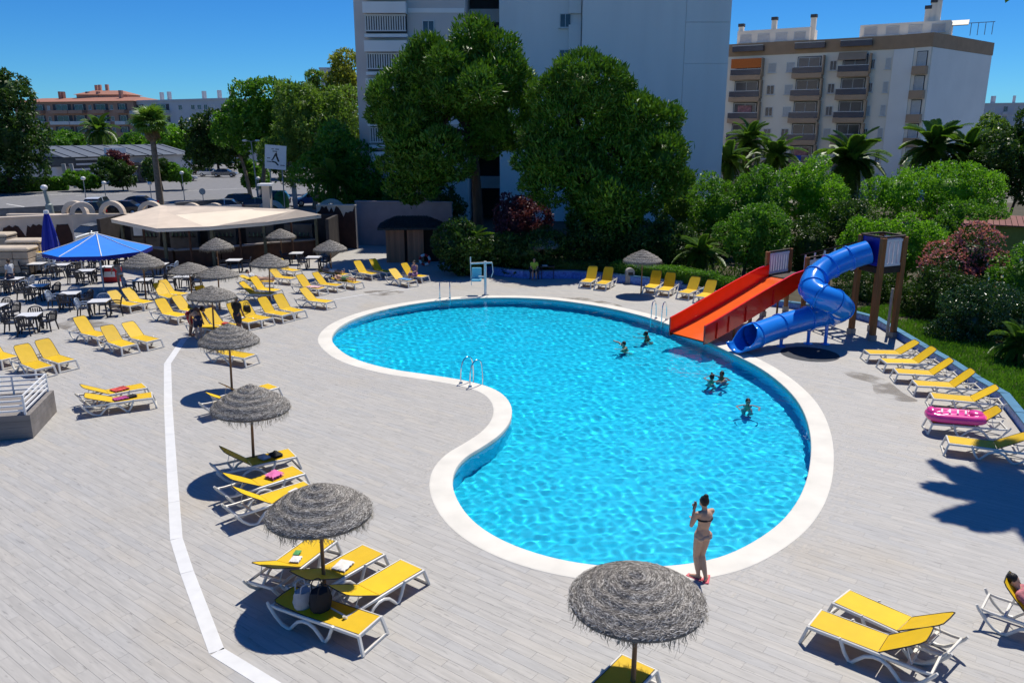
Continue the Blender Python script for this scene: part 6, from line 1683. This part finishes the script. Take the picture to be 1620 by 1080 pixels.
LIE = dict(pelvis=(0, 0, .10), waist=(0, -.16, .11), chest=(0, -.34, .13), neck=(0, -.50, .15), head=(0, -.62, .17), shl=(-.165, -.44, .13), shr=(.165, -.44, .13), ell=(-.23, -.20, .08), elr=(.23, -.20, .08), wrl=(-.2, .05, .08), wrr=(.2, .05, .08),
           hil=(-.085, .04, .10), hir=(.085, .04, .10), knl=(-.1, .45, .16), knr=(.1, .45, .14), anl=(-.1, .85, .09), anr=(.1, .85, .09), tol=(-.12, .88, .2), tor=(.12, .88, .2))
LB = {a[3]: o for a, o in zip(LO, LOBJ)}
def on_lounger(key, x, y=0.0, z=.36):
    o = next(v_ for k, v_ in LB.items() if key in k); r_ = o.rotation_euler[2]
    return Vn((o.location.x + math.cos(r_) * x - math.sin(r_) * y, o.location.y + math.sin(r_) * x + math.cos(r_) * y, z)), r_
SITBACK = dict(LIE); SITBACK.update(waist=(0, -.14, .15), chest=(0, -.30, .28), neck=(0, -.42, .41), head=(0, -.50, .52), shl=(-.165, -.37, .36), shr=(.165, -.37, .36), ell=(-.23, -.12, .24), elr=(.23, -.12, .24), wrl=(-.12, .08, .2), wrr=(.12, .08, .2))
for key, x, lab, pz, sk, hr, wr in (('lounger with a sunbather', 1.0, 'dark haired sunbather in pink reclining at bottom right edge', SITBACK, skin_a, hair_d, (('top', cloth_mat('rose', (.45, .16, .18), .4), 'tee'),)),
        ('flat lounger with white towel', 1.1, 'sunbather lying on flat lounger behind back row umbrella', LIE, skin_b, hair_b, (('shorts', cloth_mat('white', (.7, .7, .7)), 'shorts'),)),
        ('flat lounger with towel', 1.15, 'sunbather lying at the edge of tree shade', LIE, skin_a, hair_d, (('shorts', cloth_mat('green', (.10, .20, .08)), 'shorts'),)),
        ('low yellow lounger behind', .9, 'person lying on the low lounger in back rows', SITBACK, skin_b, hair_d, (('shirt', cloth_mat('white2', (.66, .66, .64)), 'tee'),))):
    p, r_ = on_lounger(key, x); person(lab, p, r_ + math.pi / 2, pz, sk, hr, wr)
# swimmers
SW = dict(pelvis=(0, -.08, -.56), waist=(0, -.06, -.41), chest=(0, -.03, -.22), neck=(0, -.02, -.07), head=(0, .02, .085), shl=(-.165, -.03, -.12), shr=(.165, -.03, -.12), ell=(-.35, .12, -.14), elr=(.35, .12, -.14), wrl=(-.30, .36, -.10), wrr=(.30, .36, -.10), hil=(-.085, -.08, -.6), hir=(.085, -.08, -.6), knl=(-.1, .05, -.85), knr=(.1, .08, -.85), anl=(-.1, -.25, -1.0), anr=(.1, -.2, -1.02), tol=(-.1, -.35, -1.0), tor=(.1, -.3, -1.05))
ARM = dict(SW); ARM.update(elr=(.34, .1, .06), wrr=(.26, .28, .14))
for i, (px, py, rz_, lab, pz) in enumerate(((987, 547, 100, 'swimmer alone in the middle of the pool, arm showing', ARM), (1022, 531, 60, 'swimmer closest to the ladder by the red slide', SW), (1126, 600, -40, 'swimmer with dark hair, left one of a splashing pair', SW), (1142, 595, 140, 'swimmer with raised arm, right one of a splashing pair', ARM), (1183, 639, 170, 'swimmer nearest to the curved right pool wall', SW))):
    p = G(px, py, WATER_Z); sw_ = person(lab, p + Vn((0, 0, -.01)), R(rz_), pz, skin_c if i % 2 else skin_a, hair_d, (), 1.0, .018, group=gW); sw_.cycles.is_caustics_receiver = True

# ------------------------------------------------------------------ small things on the loungers
def cloth(key, x, y, w, l, m, label, rough=.03, z=.362, rot=0.3, cat='towel', name='towel'):
    p, r_ = on_lounger(key, x, y, z); rg = np.random.default_rng(int(abs(p.x * 997 + p.y * 131)) % 99991); n = 12
    k = rg.uniform(4, 9, (5, 2)); ph = rg.uniform(0, 6, 5); mb = MB(); vs = []
    for i in range(n + 1):
        for j in range(n + 1):
            u, v_ = i / n - .5, j / n - .5; zz_ = sum(abs(math.sin(k[q][0] * u * 2 + k[q][1] * v_ * 2 + ph[q])) for q in range(5)) / 5
            e_ = 1 - .25 * zz_; vs.append((u * l * e_, v_ * w * e_, rough * zz_ * 2.2 * (1 - 1.2 * max(abs(u), abs(v_))) + .004))
    b_ = len(vs); vs += [(x_, y_, max(.0, z_ - .02) * .2) for x_, y_, z_ in vs]
    fs = [(i * (n + 1) + j, (i + 1) * (n + 1) + j, (i + 1) * (n + 1) + j + 1, i * (n + 1) + j + 1) for i in range(n) for j in range(n)]
    fs += [tuple(q + b_ for q in f_[::-1]) for f_ in fs]
    mb.add(vs, fs); o = mb.build(name, m, None, 'all'); o.location = p; o.rotation_euler = (0, 0, r_ + rot); tag(o, label, cat); return o
cw_ = cloth_mat('white', (.72, .70, .68)); ck = cloth_mat('black', (.02, .02, .022)); cpk = cloth_mat('hot_pink', (.75, .18, .42)); cred = cloth_mat('red_pattern', (.50, .06, .05), .6); cpu = cloth_mat('plum', (.36, .05, .20), .4); cgr = cloth_mat('leaf_green', (.10, .35, .12)); cbl = cloth_mat('sky_blue', (.10, .25, .50))
cloth('carrying a white cloth', .78, .02, .34, .42, cw_, 'white cloth dropped on the middle lounger by nearest pole', .03)
cloth('with green and white things', .92, .05, .22, .26, cw_, 'small white cloth on the lounger behind nearest pole', .03); cloth('with green and white things', .72, -.08, .14, .2, cgr, 'small green cloth on the lounger behind nearest pole', .03)
cloth('with black clothes', .42, .0, .40, .30, ck, 'heap of black clothes on lounger at second umbrella', .07, cat='clothes', name='clothes'); cloth('with black clothes', .70, .0, .34, .26, cw_, 'white and black garment beside the black clothes', .05, cat='clothes', name='clothes')
cloth('crumpled pink cloth', .62, 0, .36, .40, cpk, 'crumpled hot pink cloth on second umbrella lounger', .09); cloth('one nearest to the big thatched', .42, .08, .22, .3, cw_, 'white paper or cloth on lounger next to big canopy', .02)
cloth('red patterned towel', .72, 0, .46, .55, cred, 'red and white patterned towel on rear lounger of pair', .03); cloth('with a purple towel', .85, .05, .34, .5, cpu, 'purple towel on front lounger of pair', .04); cloth('with a purple towel', .55, .0, .2, .34, ck, 'black garment next to the purple towel', .05, cat='clothes', name='clothes')
cloth('with pink towel in the back', .6, 0, .5, .9, cloth_mat('pale_pink', (.62, .38, .40), .4), 'pale pink towel on a back row lounger near pool', .03); cloth('flat lounger with white towel', 1.7, 0, .5, .5, cw_, 'white towel at head of lounger behind back row umbrella', .05); cloth('shaded lounger with blue towel', .55, 0, .5, 1.0, cbl, 'blue towel spread on shaded lounger near ladder', .02, rot=0)
cloth('second in its row', .6, 0, .3, .3, cred, 'small red cloth on second lounger of its row', .05); cloth('behind the standing bather', .9, 0, .3, .3, cw_, 'white cloth on lounger behind the standing bather', .05)
def bag(key, x, y, m, label, w=.34, d=.2, h=.32, handles=True):
    p, r_ = on_lounger(key, x, y, .352); o = empty('bag', p, r_ + 1.2, label, 'bag'); mb = MB(); pr = []
    for (s, z) in ((.86, 0), (1.0, .06), (1.04, h * .5), (.95, h * .85), (.86, h)):
        pr.append([(s * w / 2 * math.copysign(abs(math.cos(a)) ** .6, math.cos(a)) + .012 * math.sin(5 * a + z * 20), s * d / 2 * math.copysign(abs(math.sin(a)) ** .6, math.sin(a)), z + .02 * math.sin(3 * a)) for a in [2 * math.pi * k / 20 for k in range(20)]])
    vs = sum(pr, []); fs = [(i * 20 + j, i * 20 + (j + 1) % 20, (i + 1) * 20 + (j + 1) % 20, (i + 1) * 20 + j) for i in range(4) for j in range(20)] + [tuple(range(19, -1, -1)), tuple(range(80, 100))]
    mb.add(vs, fs); mb.build('bag_body', m, o, True)
    for s in (-1, 1): MB().tube(spline([(-.1, s * d * .4, h * .8), (-.08, s * d * .5, h + .12), (0, s * d * .52, h + .16), (.08, s * d * .5, h + .12), (.1, s * d * .4, h * .8)], 3, False), .011, 6).build('handle', m, o, True)
bag('with two bags', 1.30, .10, cloth_mat('canvas_grey', (.42, .42, .43)), 'light grey tote bag standing on the flat lounger'); bag('with two bags', 1.00, .02, ck, 'black bag standing on the flat lounger beside the pole', .36, .24, .36)
bag('just right of standing bather', 1.3, 0, ck, 'black and white bag behind the standing bather', .3, .2, .4)
# pink inflatable
p, r_ = on_lounger('carrying the pink inflatable', .62, 0, .36); pinkv = M('pink_vinyl', (.80, .05, .30), .25, .06, 4, spec=.5, coat=.3)
o = empty('inflatable', p, r_, 'shiny pink inflatable with white stripes on a kerb lounger', 'inflatable')
mb = MB(); mb.tube(spline([(-.55, -.24, .14), (0, -.28, .14), (.55, -.24, .14), (.66, 0, .14), (.55, .24, .14), (0, .28, .14), (-.55, .24, .14), (-.66, 0, .14)], 5) + [Vn((-.55, -.24, .14))], .125, 12); mb.ball((0, 0, .14), (.58, .26, .12), 16, 8); mb.ball((-.62, .0, .24), (.13, .24, .12), 12, 8); mb.ball((.5, 0, .26), (.2, .22, .09), 12, 8)
b_ = mb.build('float_body', pinkv, o, True); smooth_mesh(b_, .02, 3)
for k in range(4): MB().tube([(-.40 + .2 * k, -.16, .262), (-.36 + .2 * k, 0, .285), (-.32 + .2 * k, .16, .262)], .028, 8).build('stripe', whitep, o, True)

# ------------------------------------------------------------------ pool ladders, lift, bin, railing
chrome = M('polished_steel', (.70, .71, .73), .15, .04, 4, metal=1.0)
def ladder(px, py, inward, label, w=.5):
    p = G(px, py, .03); o = empty('pool_ladder', p, math.atan2(inward[1], inward[0]) - math.pi / 2, label, 'ladder', 'pool ladders')
    for s in (-1, 1):
        pth = spline([(s * w / 2, -.42, 0), (s * w / 2, -.40, .45), (s * w / 2, -.30, .74), (s * w / 2, -.12, .84), (s * w / 2, .05, .74), (s * w / 2, .11, .40), (s * w / 2, .12, -.2), (s * w / 2, .12, -.95)], 4, False)
        MB().tube(pth, .023, 8).build('rail', chrome, o, True); MB().lathe([(0, .02), (.06, .02), (.065, 0)], 12, (s * w / 2, -.42, 0)).build('anchor_cap', chrome, o, True)
    for z in (-.22, -.48, -.74): MB().box((0, .12, z), (w, .09, .035)).build('step', chrome, o)
ladder(704, 474, (0.1, -1), 'steel ladder at the far end of the pool'); ladder(752, 604, (.75, .65), 'steel ladder on the inner curve of the pool'); ladder(1040, 507, (-.55, -.83), 'steel ladder just left of the red slide')
p = G(768, 467); o = empty('pool_lift', p, 0, 'white pool hoist with pale blue seat at the far edge', 'pool lift'); ltb = M('pale_blue_seat', (.16, .50, .66), .4, .05)
MB().tube([(0, 0, 0), (0, 0, 1.75)], .07, 12).build('mast', whitep, o, True); MB().bar((-.75, .1, 1.62), (.35, 0, 1.68), .07, .08).build('arm', whitep, o); MB().tube([(.35, 0, 1.68), (.40, 0, 1.2), (.30, 0, .95)], .02, 6).build('cable', whitep, o); MB().bar((0, 0, .95), (-.35, .1, .95), .06, .06).build('seat_arm', whitep, o)
mb = MB(); mb.box((-.45, .1, .78), (.5, .5, .10)); mb.build('seat', ltb, o, bevel=.03); mb = MB(); mb.box((-.45, .34, 1.08), (.5, .09, .6)); mb.build('seat_back', ltb, o, bevel=.03); MB().tube([(-.75, .15, 1.62), (-.75, .15, 1.95)], .03, 6).build('handle', whitep, o)
MB().lathe([(0, .05), (.16, .05), (.17, 0)], 14).build('base_plate', galv, o); MB().tube([(-.75, .12, 1.65), (-.72, .1, .5)], .02, 6).build('hanger', whitep, o)
p = G(997, 449); o = empty('grey_bin', p, .1, 'grey round topped post bin in front of the hedge', 'bin'); pts = [(-.24, 0, 0), (.24, 0, 0), (.24, 0, .62)] + [(.24 * math.cos(a), 0, .62 + .24 * math.sin(a)) for a in [math.pi * k / 10 for k in range(1, 10)]] + [(-.24, 0, .62)]
mb = MB(); mb.slab(pts, (0, 1, 0), .34); mb.build('body', M('warm_grey', (.40, .38, .34), .8, .08), o, bevel=.015); MB().box((0, -.012, .56), (.26, .03, .16)).build('slot', dark_tr, o); MB().box((0, .17, .02), (.7, .5, .04)).build('base', kerbgrey, o)
# stair block with white railing at the left edge
c0 = G(53, 693); o = empty('railed_ramp', c0, R(14), 'grey block with white railings at the left edge', 'ramp'); blockm = M('grey_wood_cladding', (.22, .20, .185), .8, .2, 3, .3, 20, stretch=(.1, 1, 1))
for k in range(4): MB().box((-3.0, 1.1, .09 + .17 * k), (6.0, 2.2, .165)).build('cladding_board', blockm, o)
for y in (.06, 2.1):
    for k in range(4): MB().bar((-.12 - k * .9, y, .68), (-.12 - k * .9, y, 1.22), .05, .05).build('post', whitep, o)
    for z in (.80, .94, 1.08, 1.22): MB().bar((-.10, y, z), (-5.5, y, z + .02), .035, .045).build('rail', whitep, o)
for z in (.80, .94, 1.08, 1.22): MB().bar((-.12, .06, z), (-.12, 2.1, z), .035, .045).build('rail', whitep, o)
c1 = G(55, 664); o = empty('folding_bench', c1, R(20), 'dark brown slanted bench right of the white railing', 'bench'); MB().box((-.1, 0, .48), (.9, .5, .04)).build('seat', M('dark_brown_slat', (.06, .035, .03), .6, .2), o)
for s in (-1, 1): MB().bar((-.3, s * .2, .46), (.25, s * .2, 0), .04, .04).build('leg', dark_tr, o); MB().bar((.25, s * .2, .46), (-.3, s * .2, 0), .04, .04).build('leg', dark_tr, o)
q = G(178, 445); o = empty('drinks_cooler', q, .1, 'red drinks cooler beside the bending woman', 'cooler'); MB().box((0, 0, .40), (.95, .6, .8)).build('cabinet', M('bright_red', (.65, .015, .02), .4, .05), o, bevel=.03); MB().box((0, 0, .83), (.98, .63, .06)).build('lid', whitep, o, bevel=.02); MB().box((0, -.31, .45), (.6, .02, .3)).build('front_panel', whitep, o)
# damp patches on the deck
dm = bpy.data.materials.new('damp_stain'); dm.use_nodes = True; nt = dm.node_tree; N = nt.nodes; L = nt.links; b = N['Principled BSDF']
b.inputs['Base Color'].default_value = (.20, .165, .12, 1); b.inputs['Roughness'].default_value = .4; tp = N.new('ShaderNodeBsdfTransparent'); mx = N.new('ShaderNodeMixShader'); no = N.new('ShaderNodeTexNoise'); no.inputs['Scale'].default_value = 1.4
tc = N.new('ShaderNodeTexCoord'); L.new(tc.outputs['Object'], no.inputs['Vector']); rp = N.new('ShaderNodeMapRange'); rp.inputs['From Min'].default_value = .38; rp.inputs['From Max'].default_value = .58; rp.inputs['To Min'].default_value = .0; rp.inputs['To Max'].default_value = .45
L.new(no.outputs['Fac'], rp.inputs['Value']); L.new(rp.outputs[0], mx.inputs[0]); L.new(tp.outputs[0], mx.inputs[1]); L.new(b.outputs[0], mx.inputs[2]); L.new(mx.outputs[0], N['Material Output'].inputs[0])
def damp(pxs):
    pts = [q.xy for q in spline([G(*p) for p in pxs], 5)]; v, f = sheet(pts, [], .004); tag(MB().add(v, f).build('damp_patch', dm), kind='structure')
damp([(1332, 587), (1365, 590), (1400, 600), (1430, 622), (1452, 634), (1420, 634), (1385, 622), (1378, 606), (1350, 598)]); damp([(880, 470), (930, 472), (985, 484), (940, 480)]); damp([(90, 512), (125, 505), (175, 512), (140, 520), (105, 522)]); damp([(575, 462), (610, 459), (640, 462), (600, 468)])
